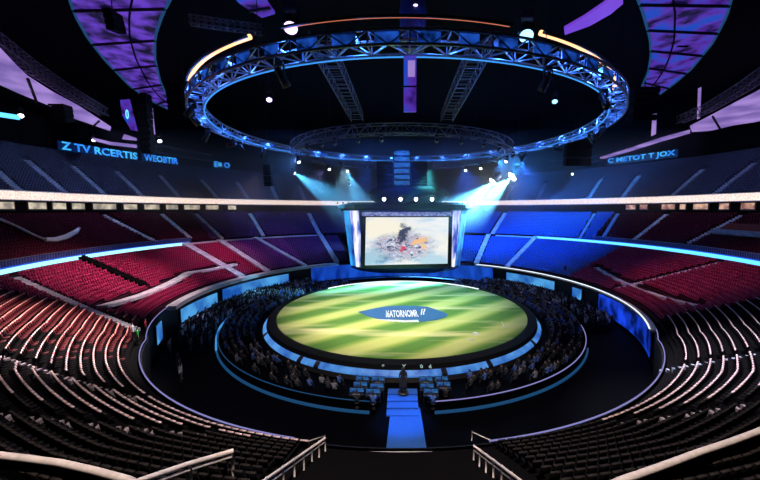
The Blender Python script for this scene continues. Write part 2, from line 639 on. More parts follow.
def seat_parts(c):
    if c not in seat_meshes:
        b0, b1 = BODY[c]
        ps, bs, ts, ls = seat_boxes()
        seat_meshes[c] = [('seat_pan', ps.mesh('seat_pan', b0)), ('backrest', bs.mesh('backrest', b0)), ('top_cap', ts.mesh('top_cap', b1)), ('pedestal', ls.mesh('pedestal', 'black_metal')),
                          ('armrest', MB().box((-0.235, -0.02, 0.62), (0.03, 0.42, 0.04)).mesh('armrest', 'black_metal')),
                          ('armrest', MB().box((0.235, -0.02, 0.62), (0.03, 0.42, 0.04)).mesh('armrest', 'black_metal'))]
    return seat_meshes[c]


near_list = [s for s in inside[:296]]
rows = {}
for s in near_list:
    rows.setdefault((s[4], s[2] < 0), []).append(s)
for (row, left), ss in sorted(rows.items()):
    ss.sort(key=lambda s: abs(s[2]))
    for k, s in enumerate(ss):
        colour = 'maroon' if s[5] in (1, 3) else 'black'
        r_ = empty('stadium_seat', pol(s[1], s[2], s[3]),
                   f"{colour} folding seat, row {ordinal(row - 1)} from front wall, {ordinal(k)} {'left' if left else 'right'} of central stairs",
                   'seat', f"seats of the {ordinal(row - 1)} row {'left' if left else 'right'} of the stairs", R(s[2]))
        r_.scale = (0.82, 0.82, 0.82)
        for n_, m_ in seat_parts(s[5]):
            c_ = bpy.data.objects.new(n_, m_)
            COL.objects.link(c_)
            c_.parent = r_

# ------------------------------------------------------------------ light fascias
for th0, th1, side in ((-111, -66, 'left'), (66, 134, 'right')):
    n = int(abs(th1 - th0))
    root = empty('led_ribbon', pol(62, (th0 + th1) / 2, 11), f'glowing cyan light ribbon on the {side} balcony front', 'light strip')
    org = root.location.copy()
    MB().revolve([(62.0, 10.0), (61.6, 10.0), (61.6, 11.5), (62.0, 11.5)], th0, th1, n, close=True).build('housing', 'led_blue', root, org)
    MB().revolve([(61.55, 10.3), (61.5, 10.3), (61.5, 11.35), (61.55, 11.35)], th0, th1, n, close=True).build('light_bar', 'led_cyan_core' if side == 'left' else 'led_cyan', root, org)
structure(MB().revolve([(61.9, 10.5), (61.5, 10.5), (61.5, 11.1), (61.9, 11.1)], -151, -111, 40, close=True).build('trim_3', 'concrete_pale'))
structure(MB().revolve([(61.9, 10.6), (61.5, 10.6), (61.5, 11.1), (61.9, 11.1)], 133, 147, 20, close=True).build('trim_4', 'concrete_pale'))

root = empty('club_fascia', pol(73, 180, 22), 'pale warm glowing balcony band running all round below the upper tier', 'light strip')
org = root.location.copy()
MB().revolve([(73.2, 21.9), (72.6, 21.9), (72.6, 23.6), (73.2, 23.6)], 66, 294, 228, close=True).build('fascia_panel', 'led_club', root, org)
MB().revolve([(72.7, 23.55), (72.45, 23.55), (72.45, 23.75), (72.7, 23.75)], 66, 294, 228, close=True).build('top_edge', 'concrete_pale', root, org)
MB().revolve([(72.7, 21.75), (72.45, 21.75), (72.45, 21.95), (72.7, 21.95)], 66, 294, 228, close=True).build('lower_edge', 'aisle_slate', root, org)

# club windows below the fascia
wn = 0
for th0, th1, m in [(-87.5, -85, 's'), (-92, -89.5, 's'), (-95, -93, 's'), (-98, -96, 's'), (-103.5, -99.5, 's'), (-107.5, -105, 's'), (-112, -109, 's'), (-116, -113.5, 's'),
                    (-121, -117.5, 's'), (-125.5, -122.5, 's'), (-130, -128, 's'),
                    (116, 114, 'w'), (113, 111.5, 'w'), (108.5, 106, 'w'), (105, 104, 'w'), (102.5, 100, 'w'), (98, 96.5, 'w'), (94.5, 92.5, 'w'), (89, 87, 'w')]:
    wn += 1
    lo, hi = min(th0, th1), max(th0, th1)
    f = structure(MB().revolve([(74.9, 19.9), (74.7, 19.9), (74.7, 21.8), (74.9, 21.8)], lo - 0.2, hi + 0.2, 4, close=True).build(f'window_{wn}', 'black_metal'))
    MB().revolve([(74.68, 20.2), (74.6, 20.2), (74.6, 21.5), (74.68, 21.5)], lo, hi, 4, close=True).build('pane', 'led_suite' if m == 's' else 'led_suite_warm', f)

# LED text ribbons along the top of the upper tier
def bent_text(s, th_c, r, zc, hgt, width_deg, m, parent, org, name='lettering'):
    me = text_mesh(s, 1.0, 0.03)
    co = np.empty(len(me.vertices) * 3); me.vertices.foreach_get('co', co); co = co.reshape(-1, 3)
    x0, x1 = co[:, 0].min(), co[:, 0].max(); y0, y1 = co[:, 1].min(), co[:, 1].max()
    out = []
    for x, y, z in co:
        th = th_c - ((x - x0) / (x1 - x0) - 0.5) * width_deg
        zz = zc + ((y - y0) / (y1 - y0) - 0.5) * hgt
        p = pol(r - 0.25 - z, th, zz)
        out.append(p)
    co = np.array(out) - np.array(org)
    me.vertices.foreach_set('co', co.ravel()); me.update()
    me.materials.append(MATS[m])
    o = bpy.data.objects.new(name, me)
    COL.objects.link(o); o.parent = parent
    return o


for s, a, b, zc, lab in (('Z TV RCERTIS', -101.0, -113.5, 36.0, 'long blue lit text ribbon above the left upper tier, nearer the camera'),
                         ('WEOBTIR', -114.2, -121.2, 36.0, 'blue lit text ribbon between two others above the left upper tier'),
                         ('E\u2261 O', -128.5, -132.5, 36.4, 'short blue lit text ribbon above the left tier, nearest the stage'),
                         ('C METOT T JOX', 125.0, 111.5, 36.6, 'blue lit text ribbon above the right upper tier')):
    lo, hi = min(a, b), max(a, b)
    root = empty('text_ribbon', pol(86.5, (a + b) / 2, zc), lab, 'sign', 'text ribbons above the upper tier')
    org = root.location.copy()
    MB().revolve([(86.8, zc - 1.1), (86.5, zc - 1.1), (86.5, zc + 1.1), (86.8, zc + 1.1)], lo, hi, 14, close=True).build('backing_panel', 'led_ribbon_ground', root, org)
    bent_text(s, (a + b) / 2, 86.3, zc, 2.0, hi - lo - 0.5, 'led_letters', root, org)

# a white fronted balcony box in the left middle tier
bp = [Vector(at_cone(x, y, MID, 0.9)) for x, y in ((0, 219), (18, 227), (34, 235), (45, 239.5), (56, 239.5), (67, 236.5), (76, 231.5), (79, 228))]
root = empty('balcony', bp[3], 'small balcony with white rounded front in the left middle tier', 'balcony')
org = Vector(root.location)
MB().tube(bp[3:], [0.3, 0.36, 0.38, 0.34, 0.2], 8).build('white_front', 'white_gloss', root, org)
MB().tube(bp[:4], 0.16, 8).build('pale_side', 'aisle_pale', root, org)
vs = []
for p in bp:
    vs += [p + Vector((0, 0.05, 0)), p + Vector((0, 0.05, -1.2)), p + Vector((0, -0.05, -1.2)), p + Vector((0, -0.05, 0))]
MB().add(vs, [(i * 4 + k, i * 4 + (k + 1) % 4, i * 4 + 4 + (k + 1) % 4, i * 4 + 4 + k) for i in range(len(bp) - 1) for k in range(4)]).build('balcony_wall', 'concrete_maroon', root, org)
root = empty('balcony', pol(68, 91, 16), 'small balcony with pale rounded front in the right middle tier', 'balcony')
org = root.location.copy()
MB().revolve([(66.4, 14.9), (66.1, 15.2), (66.1, 16.0), (66.6, 16.0), (66.6, 14.9)], 84, 93, 12, close=True).build('pale_front', 'aisle_slate', root, org)
MB().revolve([(66.6, 14.9), (66.6, 15.2), (70, 17.2), (70, 16.6)], 84, 93, 12, close=True).build('balcony_floor', 'seat_maroon', root, org)

# balcony handrails along the front of the middle tier
for th0, th1, side in ((-112, -68, 'left'), (78, 118, 'right')):
    root = empty('balcony_railing', pol(62.3, (th0 + th1) / 2, 11.3), f'dark railing with fine posts above the {side} cyan light ribbon', 'railing')
    org = root.location.copy()
    MB().revolve([(62.35, 11.3), (62.3, 11.3), (62.3, 12.4), (62.35, 12.4)], th0, th1, 40, close=True).build('mesh_panel', 'railing_navy', root, org)
    MB().tube([pol(62.2, t, 12.5) for t in range(th0, th1 + 1, 2)], 0.04).build('top_rail', 'grey_metal', root, org)
    n = 88
    for k in range(n + 1):
        t = th0 + (th1 - th0) * k / n
        MB().tube([pol(62.2, t, 11.2), pol(62.2, t, 12.5)], 0.025, 4).build('railing_post', 'grey_metal', root, org)

# ------------------------------------------------------------------ pit wall LED panels
for a, b, z0, z1, m, lab in ((-97.5, -80, -0.9, 1.6, 'led_wall', 'pale blue lit panel on the left pit wall, nearer the camera'),
                             (-129, -100, -0.7, 1.9, 'led_wall', 'long pale blue lit panel on the left pit wall, nearer the stage'),
                             (112, 133, -0.3, 1.9, 'led_wall', 'pale blue lit panel on the right pit wall near the stage'),
                             (100, 104, -0.6, 1.8, 'led_wall', 'narrow blue lit panel on the right pit wall beside a dark pillar'),
                             (60, 92, -1.4, 2.4, 'led_wall_deep', 'deep blue lit panel with ragged dark edges on the right pit wall'),
                             (139, 221, -1.7, 2.6, 'led_stage_blue', 'wide deep blue lit wall behind the stage under the drum'),
                             (-68, -64, -0.6, 2.3, 'led_wall', 'narrow pale blue lit panel at the near end of the left pit wall')):
    root = empty('led_wall_panel', pol(41.8, (a + b) / 2, z0), lab, 'light panel')
    org = root.location.copy()
    MB().revolve([(41.95, z0 - 0.15), (41.7, z0 - 0.15), (41.7, z1 + 0.15), (41.95, z1 + 0.15)], a - 0.3, b + 0.3, 20, close=True).build('panel_frame', 'black_metal', root, org)
    MB().revolve([(41.69, z0), (41.6, z0), (41.6, z1), (41.69, z1)], a, b, 20, close=True).build('panel_face', m, root, org)

# ------------------------------------------------------------------ the field platform
def field_material():
    m = bpy.data.materials.new('field_turf')
    m.use_nodes = True
    nt = m.node_tree
    N, L = nt.nodes, nt.links
    b = N['Principled BSDF']
    b.inputs['Roughness'].default_value = 0.7
    b.inputs['Specular IOR Level'].default_value = 0.2
    tc = N.new('ShaderNodeTexCoord')
    mp = N.new('ShaderNodeMapping')
    mp.inputs['Rotation'].default_value = (0, 0, R(-40))
    L.new(tc.outputs['Object'], mp.inputs['Vector'])
    wv = N.new('ShaderNodeTexWave')
    wv.bands_direction = 'Y'
    wv.inputs['Scale'].default_value = 0.052
    wv.inputs['Distortion'].default_value = 2.2
    wv.inputs['Detail'].default_value = 2.0
    wv.inputs['Detail Scale'].default_value = 0.6
    L.new(mp.outputs['Vector'], wv.inputs['Vector'])
    rp = N.new('ShaderNodeValToRGB')
    e = rp.color_ramp.elements
    e[0].position = 0.15; e[0].color = (0.10, 0.24, 0.035, 1)
    e[1].position = 0.85; e[1].color = (0.55, 0.60, 0.19, 1)
    x = e.new(0.5); x.color = (0.27, 0.40, 0.07, 1)
    L.new(wv.outputs['Fac'], rp.inputs['Fac'])
    mp2 = N.new('ShaderNodeMapping')
    mp2.inputs['Rotation'].default_value = (0, 0, R(-40))
    mp2.inputs['Scale'].default_value = (0.05, 0.35, 0.3)
    L.new(tc.outputs['Object'], mp2.inputs['Vector'])
    nz = N.new('ShaderNodeTexNoise')
    nz.inputs['Scale'].default_value = 1.0
    nz.inputs['Detail'].default_value = 4
    L.new(mp2.outputs['Vector'], nz.inputs['Vector'])
    rp2 = N.new('ShaderNodeValToRGB')
    rp2.color_ramp.elements[0].position = 0.52; rp2.color_ramp.elements[0].color = (0, 0, 0, 1)
    rp2.color_ramp.elements[1].position = 0.72; rp2.color_ramp.elements[1].color = (1, 1, 1, 1)
    L.new(nz.outputs['Fac'], rp2.inputs['Fac'])
    mx = N.new('ShaderNodeMix'); mx.data_type = 'RGBA'
    L.new(rp2.outputs['Color'], mx.inputs[0])
    L.new(rp.outputs['Color'], mx.inputs[6])
    mx.inputs[7].default_value = (0.78, 0.72, 0.38, 1)
    L.new(mx.outputs[2], b.inputs['Base Color'])
    MATS['field_turf'] = m


field_material()
mat('patch_blue', (0.02, 0.11, 0.34), 0.6)
root = empty('sports_field', (0, YC, 0), 'round striped green playing field with blue centre patch on raised platform', 'playing field')
org = root.location.copy()
MB().revolve([(0.01, 0), (24.4, 0), (24.4, -0.3)], 0, 360, 128).build('turf', 'field_turf', root, org)
MB().revolve([(24.4, -0.25), (24.6, 0.05), (26.0, -0.1), (26.1, -0.75), (25.9, -2)], 0, 360, 128).build('black_rim', 'matte_black', root, org)
lip = MB().revolve([(26.15, -0.75), (26.75, -1.25), (26.75, -1.45)], 0, 360, 128).build('light_band', 'led_lip', root, org)
MB().revolve([(26.75, -1.45), (27.0, -2)], 0, 360, 128).build('skirting', 'plastic_black', root, org)
MB().tube([pol(24.5, t, 0.14) for t in range(128, 232, 2)], 0.10).build('white_edge', 'led_white', root, org)
# divider fins on the light band
for t in (-61, -33, -26, 12, 27, 52, 78, -84):
    MB().revolve([(26.1, -0.7), (26.85, -1.15), (26.85, -1.5), (26.1, -0.9)], t - 0.8, t + 0.8, 2, close=True).build('band_divider', 'plastic_black', root, org)
# centre patch outline (pointed ellipse)
patch = []
for px, py in ((358, 312), (372, 309), (386, 306.5), (402, 305.8), (418, 306.2), (428, 307), (440, 311), (448, 314.5), (446, 317), (437, 320), (424, 321.5), (410, 322.2), (396, 322), (382, 320), (370, 317)):
    patch.append(at_z(px, py, 0.02))
MB().prism(patch, 0.04).build('centre_patch', 'patch_blue', root, org)
patch2 = [at_z(px, py, 0.02) for px, py in ((376, 319.5), (390, 321.6), (404, 322.4), (419, 322.0), (418, 320.2), (404, 320.6), (390, 319.9))]
MB().prism(patch2, 0.06).build('centre_patch_edge', 'white_gloss', root, org)
tm = text_mesh('I6ATORNOMR', 1.0, 0.01)
co = np.empty(len(tm.vertices) * 3); tm.vertices.foreach_get('co', co); co = co.reshape(-1, 3)
A = Vector(at_z(386, 317.5, 0.1)); B = Vector(at_z(419, 316.8, 0.1)); T = Vector(at_z(386, 310.2, 0.1))
x0, x1, y0, y1 = co[:, 0].min(), co[:, 0].max(), co[:, 1].min(), co[:, 1].max()
co2 = np.array([A + (B - A) * ((x - x0) / (x1 - x0)) + (T - A) * ((y - y0) / (y1 - y0)) for x, y, z in co]) - np.array(org)
tm.vertices.foreach_set('co', co2.ravel()); tm.update(); tm.materials.append(MATS['letters_white'])
to = bpy.data.objects.new('lettering', tm); COL.objects.link(to); to.parent = root
tm = text_mesh('I?', 1.0, 0.01)
co = np.empty(len(tm.vertices) * 3); tm.vertices.foreach_get('co', co); co = co.reshape(-1, 3)
A = Vector(at_z(420.5, 315.0, 0.1)); B = Vector(at_z(425, 314.5, 0.1)); T = Vector(at_z(421.5, 308.8, 0.1))
x0, x1, y0, y1 = co[:, 0].min(), co[:, 0].max(), co[:, 1].min(), co[:, 1].max()
co2 = np.array([A + (B - A) * ((x - x0) / (x1 - x0)) + (T - A) * ((y - y0) / (y1 - y0)) for x, y, z in co]) - np.array(org)
tm.vertices.foreach_set('co', co2.ravel()); tm.update(); tm.materials.append(MATS['letters_white'])
to = bpy.data.objects.new('lettering', tm); COL.objects.link(to); to.parent = root
# the four little marks on the black rim, nearest the camera
for s, px in (('*', 383), ('Y', 404), ('0', 421.5), ('d', 430)):
    tm = text_mesh(s, 1.0, 0.01)
    c = Vector(at_z(px, 366.5, 0.06)) - Vector(org)
    tm.transform(Matrix.Translation(c) @ Matrix.Diagonal((0.55, 1.0, 1, 1)))
    tm.materials.append(MATS['letters_pale'])
    to = bpy.data.objects.new('rim_mark', tm); COL.objects.link(to); to.parent = root
p = at_z(475.5, 334, 0.0)
tag(MB().lathe([(0.01, 0.16), (0.3, 0.15), (0.42, 0.05), (0.42, 0.0)], p, 16).build('marker_disc', 'white_gloss'), 'round white marker lying on the right of the field', 'marker')
p = at_z(470, 340, 0.0)
tag(MB().box((p[0], p[1], 0.06), (0.75, 0.22, 0.1), rz=0.15).build('marker_bar', 'white_gloss'), 'short white bar lying on the field in front of the round marker', 'marker')
tag(MB().tube([at_z(502, 322, 0.06), at_z(504, 327, 0.06), at_z(507, 327.5, 0.06)], 0.06).build('stump_marker', 'white_gloss'), 'thin white hooked marker at the right edge of the field', 'marker')

# ------------------------------------------------------------------ ring of floor rows round the field
NR = 5
RING = (28.2, -1.85, 33.4, -1.05)
structure(MB().revolve(steps(RING, NR) + [(33.4, -0.75), (33.7, -0.75), (33.7, -2)], 5.5, 354.5, 170).build('floor_terrace', 'floor_black'))
tag(MB().tube([pol(33.55, t, -0.68) for t in range(6, 141, 2)], 0.05).build('barrier_light', 'led_lavender'), 'thin lit top edge of the low barrier, right half', 'light strip')
tag(MB().tube([pol(33.55, t, -0.68) for t in range(-100, -5, 2)], 0.04).build('barrier_light', 'led_ring_low'), 'dim lit top edge of the low barrier, left half', 'light strip')
tag(MB().revolve([(33.72, -1.9), (33.95, -1.9), (33.95, -1.65), (33.72, -1.65)], 6, 60, 50, close=True).build('kerb_light', 'led_ring_low'), 'blue lit strip along the foot of the right low barrier', 'light strip')
tag(MB().revolve([(33.72, -1.9), (33.95, -1.9), (33.95, -1.65), (33.72, -1.65)], -60, -6, 50, close=True).build('kerb_light', 'led_ring_low'), 'blue lit strip along the foot of the left low barrier', 'light strip')
tag(MB().revolve([(33.75, -1.7), (34.0, -1.7), (33.9, -0.5), (33.7, -0.5)], -84, -58, 24, close=True).build('curved_light_wall', 'led_wall'), 'bright blue curved end wall at the left of the floor rows', 'light panel')
# ramp
rampz = -1.9
rp_ = [at_z(391, 408, rampz), at_z(420, 408, rampz), at_z(427, 452, rampz), at_z(386, 452, rampz)]
tag(MB().prism(rp_[::-1], 0.04).build('runway', 'ramp_floor'), 'blue lit runway leading from the stairs to the field', 'runway')
st = empty('ramp_steps', at_z(405, 400, -1.9), 'blue lit steps rising from the runway towards the field', 'steps')
org = st.location.copy()
for k in range(4):
    d0 = 34.2 - k * 1.1
    MB().box((0.05, YC - (d0 - 0.55) * K, (-1.9 + 0.075 + 0.09 * k) * K), (2.6, 1.1 * K, (0.15 + 0.18 * k) * K)).build('step_tread', 'ramp_floor', st, org)

# ------------------------------------------------------------------ video drum
def screen_material():
    m = bpy.data.materials.new('screen_picture')
    m.use_nodes = True
    nt = m.node_tree
    N, L = nt.nodes, nt.links
    b = N['Principled BSDF']
    b.inputs['Base Color'].default_value = (0.01, 0.01, 0.01, 1)
    b.inputs['Roughness'].default_value = 0.3
    tc = N.new('ShaderNodeTexCoord')
    nz = N.new('ShaderNodeTexNoise'); nz.inputs['Scale'].default_value = 6.0; nz.inputs['Detail'].default_value = 8; nz.inputs['Roughness'].default_value = 0.7
    L.new(tc.outputs['Generated'], nz.inputs['Vector'])
    # warped picture coordinates
    sub = N.new('ShaderNodeVectorMath'); sub.operation = 'SUBTRACT'; sub.inputs[1].default_value = (0.5, 0.5, 0.5)
    L.new(nz.outputs['Color'], sub.inputs[0])
    scl = N.new('ShaderNodeVectorMath'); scl.operation = 'SCALE'; scl.inputs['Scale'].default_value = 0.36
    L.new(sub.outputs[0], scl.inputs[0])
    add = N.new('ShaderNodeVectorMath'); add.operation = 'ADD'
    L.new(tc.outputs['Generated'], add.inputs[0]); L.new(scl.outputs[0], add.inputs[1])
    wob = add.outputs[0]

    def blob(cx, cz, sx, sz, rot=0.0):
        s = N.new('ShaderNodeMapping'); s.vector_type = 'TEXTURE'
        s.inputs['Location'].default_value = (cx, 0.5, cz)
        s.inputs['Rotation'].default_value = (0, rot, 0)
        s.inputs['Scale'].default_value = (sx, 50, sz)
        L.new(wob, s.inputs['Vector'])
        ln = N.new('ShaderNodeVectorMath'); ln.operation = 'LENGTH'
        L.new(s.outputs[0], ln.inputs[0])
        mr = N.new('ShaderNodeMapRange')
        mr.inputs['From Min'].default_value = 1.0; mr.inputs['From Max'].default_value = 0.55
        L.new(ln.outputs['Value'], mr.inputs['Value'])
        return mr.outputs[0]

    def over(base, col, fac):
        mx = N.new('ShaderNodeMix'); mx.data_type = 'RGBA'
        L.new(fac, mx.inputs[0])
        if isinstance(base, tuple): mx.inputs[6].default_value = base
        else: L.new(base, mx.inputs[6])
        if isinstance(col, tuple): mx.inputs[7].default_value = col
        else: L.new(col, mx.inputs[7])
        return mx.outputs[2]
    bg = N.new('ShaderNodeValToRGB')
    e = bg.color_ramp.elements
    e[0].position = 0.3; e[0].color = (0.42, 0.62, 0.80, 1)
    e[1].position = 0.7; e[1].color = (0.93, 0.91, 0.84, 1)
    x = e.new(0.5); x.color = (0.80, 0.84, 0.86, 1)
    mp = N.new('ShaderNodeMapping'); mp.inputs['Scale'].default_value = (1.2, 1, 2.2); mp.inputs['Rotation'].default_value = (0, 0.5, 0)
    L.new(tc.outputs['Generated'], mp.inputs['Vector'])
    n2 = N.new('ShaderNodeTexNoise'); n2.inputs['Scale'].default_value = 2.2; n2.inputs['Detail'].default_value = 5; n2.inputs['Distortion'].default_value = 0.8
    L.new(mp.outputs[0], n2.inputs['Vector']); L.new(n2.outputs['Fac'], bg.inputs['Fac'])
    c = bg.outputs['Color']
    c = over(c, (0.95, 0.90, 0.74, 1), blob(0.22, 0.78, 0.40, 0.30, 0.2))
    c = over(c, (0.38, 0.60, 0.74, 1), blob(0.16, 0.18, 0.42, 0.22, -0.3))
    c = over(c, (0.50, 0.70, 0.82, 1), blob(0.80, 0.12, 0.40, 0.16, 0.3))
    c = over(c, (0.93, 0.72, 0.45, 1), blob(0.66, 0.50, 0.10, 0.18, 0.9))
    c = over(c, (0.60, 0.10, 0.16, 1), blob(0.32, 0.46, 0.06, 0.16, 1.0))
    c = over(c, (0.20, 0.24, 0.42, 1), blob(0.36, 0.42, 0.20, 0.07, -0.35))
    c = over(c, (0.22, 0.26, 0.45, 1), blob(0.55, 0.38, 0.16, 0.10, 0.4))
    c = over(c, (0.08, 0.09, 0.16, 1), blob(0.46, 0.55, 0.075, 0.30, 0.12))
    c = over(c, (0.10, 0.16, 0.16, 1), blob(0.47, 0.70, 0.06, 0.16, 0.1))
    c = over(c, (0.62, 0.05, 0.14, 1), blob(0.445, 0.36, 0.045, 0.11, 0.1))
    c = over(c, (0.85, 0.82, 0.80, 1), blob(0.44, 0.27, 0.10, 0.06, -0.4))
    c = over(c, (0.12, 0.18, 0.34, 1), blob(0.38, 0.20, 0.14, 0.05, -0.7))
    # splashes of paint round the figure
    n3 = N.new('ShaderNodeTexNoise'); n3.inputs['Scale'].default_value = 13.0; n3.inputs['Detail'].default_value = 6; n3.inputs['Distortion'].default_value = 1.5
    L.new(tc.outputs['Generated'], n3.inputs['Vector'])
    pal = N.new('ShaderNodeValToRGB')
    pe = pal.color_ramp.elements
    pe[0].position = 0.40; pe[0].color = (0.03, 0.05, 0.14, 1)
    pe[1].position = 0.70; pe[1].color = (0.92, 0.93, 0.95, 1)
    for po_, pc_ in ((0.46, (0.30, 0.40, 0.62, 1)), (0.49, (0.75, 0.78, 0.85, 1)), (0.53, (0.55, 0.22, 0.30, 1)), (0.58, (0.45, 0.55, 0.75, 1))):
        q_ = pe.new(po_); q_.color = pc_
    L.new(n3.outputs['Fac'], pal.inputs['Fac'])
    c = over(c, (0.26, 0.32, 0.52, 1), blob(0.34, 0.38, 0.26, 0.11, 0.35))
    c = over(c, (0.42, 0.38, 0.58, 1), blob(0.58, 0.42, 0.20, 0.14, -0.4))
    c = over(c, (0.20, 0.38, 0.58, 1), blob(0.30, 0.16, 0.26, 0.07, -0.5))
    half = N.new('ShaderNodeMath'); half.operation = 'MULTIPLY'; half.inputs[1].default_value = 0.92
    L.new(blob(0.46, 0.40, 0.42, 0.36, 0.0), half.inputs[0])
    c = over(c, pal.outputs['Color'], half.outputs[0])
    c = over(c, (0.05, 0.06, 0.12, 1), blob(0.46, 0.66, 0.06, 0.26, 0.1))
    c = over(c, (0.70, 0.04, 0.12, 1), blob(0.445, 0.34, 0.035, 0.11, 0.1))
    c = over(c, (0.92, 0.55, 0.26, 1), blob(0.66, 0.50, 0.05, 0.15, 1.0))
    c = over(c, (0.90, 0.60, 0.32, 1), blob(0.72, 0.40, 0.04, 0.09, -0.5))
    L.new(c, b.inputs['Emission Color'])
    b.inputs['Emission Strength'].default_value = 1.0
    MATS['screen_picture'] = m


screen_material()
led('led_drum_side', (0.85, 0.85, 1.0), 1.3, scale=0.35, col2=(0.02, 0.06, 0.45), stretch=(3, 3, 0.5))
led('led_drum_edge', (0.04, 0.40, 0.95), 1.1, scale=0.3, col2=(0.005, 0.02, 0.25), stretch=(2, 2, 0.6))
led('led_border', (0.55, 0.65, 1.0), 0.6, scale=3, col2=(0.02, 0.05, 0.5))
mat('drum_body', (0.03, 0.05, 0.16), 0.4)
DY = 98.0
root = empty('video_drum', (0, DY * K, 2.5 * K), 'hanging drum with bright video screen, lit side columns and dark canopy', 'screen')
org = Vector(root.location)


def dp(px, py, y=DY):
    return Vector(at_y(px, py, y))


# plan of the drum: flat front, rounded sides
pl = [(-18.0, 2.8), (-16.0, 1.0), (-13.1, 0.3), (13.1, 0.3), (16.0, 1.0), (18.0, 2.8), (18.2, 6), (12, 9.5), (-12, 9.5), (-18.2, 6)]


def drum_ring(z, s=1.0):
    return [((x * s + 1) * K, (DY + 0.2 + (y - 5) * s + 5) * K, z * K) for x, y in pl]


def loft(levels, m, name, parent=root):
    mb = MB()
    n = len(levels[0])
    for i, l in enumerate(levels):
        mb.v.extend(l)
    for i in range(len(levels) - 1):
        for k in range(n):
            mb.f.append((i * n + k, i * n + (k + 1) % n, (i + 1) * n + (k + 1) % n, (i + 1) * n + k)); mb.m.append(0); mb.smooth.append(False)
    mb.f.append(tuple(range(n))[::-1]); mb.m.append(0); mb.smooth.append(False)
    mb.f.append(tuple(range((len(levels) - 1) * n, len(levels) * n))); mb.m.append(0); mb.smooth.append(False)
    return mb.build(name, m, parent, org)


loft([drum_ring(2.6, 0.92), drum_ring(20.2, 1.04)], 'drum_body', 'drum_shell')
loft([drum_ring(0.9, 0.55), drum_ring(1.6, 0.8), drum_ring(2.6, 0.92)], 'drum_body', 'drum_underside')
sc = [dp(365, 265.2), dp(447.5, 263.5), dp(448.5, 217.2), dp(366, 217.2)]
fr = [dp(360.5, 268.5), dp(451.5, 267.5), dp(452.5, 211.5), dp(361, 211.5)]


def slab(quad, y_off, thick, m, name):
    vs = [p + Vector((0, y_off, 0)) for p in quad] + [p + Vector((0, y_off + thick, 0)) for p in quad]
    mb = MB().add(vs, [(0, 1, 2, 3), (7, 6, 5, 4), (0, 4, 5, 1), (1, 5, 6, 2), (2, 6, 7, 3), (3, 7, 4, 0)])
    return mb.build(name, m, root, org)


slab(fr, -0.05, 0.4, 'plastic_black', 'screen_frame')
slab(sc, -0.12, 0.06, 'screen_picture', 'screen_face')
slab([dp(362, 216), dp(451.5, 216), dp(451.5, 212), dp(362, 212)], -0.14, 0.08, 'led_border', 'border_light')
for sgn, x0, x1, px0, px1 in ((-1, -14.2, -15.9, 0, 0), (1, 14.2, 15.9, 0, 0)):
    def side(xa, ya, xb, yb, z0, z1, s0, s1, m, name):
        vs = []
        for z, s in ((z0, s0), (z1, s1)):
            for x, y in ((xa, ya), (xb, yb)):
                vs.append(((sgn * x * s + 1) * K, (DY + 0.2 + (y - 5) * s + 5 - 0.15) * K, z * K))
        for z, s in ((z0, s0), (z1, s1)):
            for x, y in ((xa, ya), (xb, yb)):
                vs.append(((sgn * x * s + 1) * K, (DY + 0.2 + (y - 5) * s + 5 + 0.12) * K, z * K))
        MB().add(vs, [(0, 1, 3, 2), (4, 6, 7, 5), (0, 4, 5, 1), (2, 3, 7, 6), (0, 2, 6, 4), (1, 5, 7, 3)]).build(name, m, root, org)
    side(13.3, 0.35, 15.9, 0.98, 3.0, 19.8, 0.925, 1.035, 'led_drum_side', 'side_light_column')
    side(16.0, 1.0, 18.0, 2.8, 3.2, 19.8, 0.925, 1.035, 'led_drum_edge', 'side_light_edge')
loft([drum_ring(20.0, 1.05), drum_ring(20.5, 1.12), drum_ring(21.5, 1.10), drum_ring(22.3, 0.9)], 'matte_black', 'canopy')
# dark dome above with four lamps
MB().lathe([(0.01, 27.2 * K), (8 * K, 27.1 * K), (11.5 * K, 26.5 * K), (12.8 * K, 25 * K), (12 * K, 23.4 * K), (10 * K, 22.2 * K)], (2 * K, (DY + 9) * K, 0), 40).build('dome', 'matte_black', root, org)
for k, px in enumerate((384, 400.5, 416, 432)):
    p = Vector(at_y(px, 199.3, DY - 5.0))
    lamp = MB().lathe([(0.01, 0), (0.42, 0.0), (0.5, 0.12), (0.45, 0.5)], p, 14, M=Matrix.Translation(p) @ Matrix.Rotation(-PI / 2 , 4, 'X')).build('dome_lamp', 'black_metal', root, org)
    MB().lathe([(0.01, -0.03), (0.36, -0.03), (0.38, 0.02)], p, 14, M=Matrix.Translation(p) @ Matrix.Rotation(-PI / 2, 4, 'X')).build('lamp_lens', 'lamp_white', lamp, org)
# spikes along the canopy edge (front fringe of small lamps)
for k in range(26):
    x = -18.5 + 39 * k / 25
    MB().box((x * K, (DY - 1.2) * K, 22.0 * K), (0.25, 0.3, 0.35)).build('canopy_lamp', 'matte_black', root, org)

# hanging columns above the drum
for x, lab in ((-5.2, 'left'), (5.2, 'right')):
    o = MB()
    for k in range(9):
        zz = 26.5 + k * 0.95
        o.box((x * K, (DY + 4) * K, zz * K), (4.6 * K, 2.2 * K, 0.86 * K), rx=0.05)
    r_ = tag(o.build('line_array', 'matte_black', origin=(x * K, (DY + 4) * K, 26 * K)), f'tall black hanging loudspeaker column on the {lab} above the video screen', 'loudspeaker')
root2 = empty('video_column', (0, (DY + 3) * K, 27 * K), 'narrow blue lit column of panels hanging over the screen', 'screen')
for k in range(6):
    MB().box((0, (DY + 3) * K, (28 + k * 1.75) * K), (5.4 * K, 0.4, 1.55 * K)).build('panel_frame', 'black_metal', root2, root2.location)
    MB().box((0, (DY + 3) * K - 0.24, (28 + k * 1.75) * K), (4.6 * K, 0.06, 1.2 * K)).build('panel_face', 'monitor_glow', root2, root2.location)

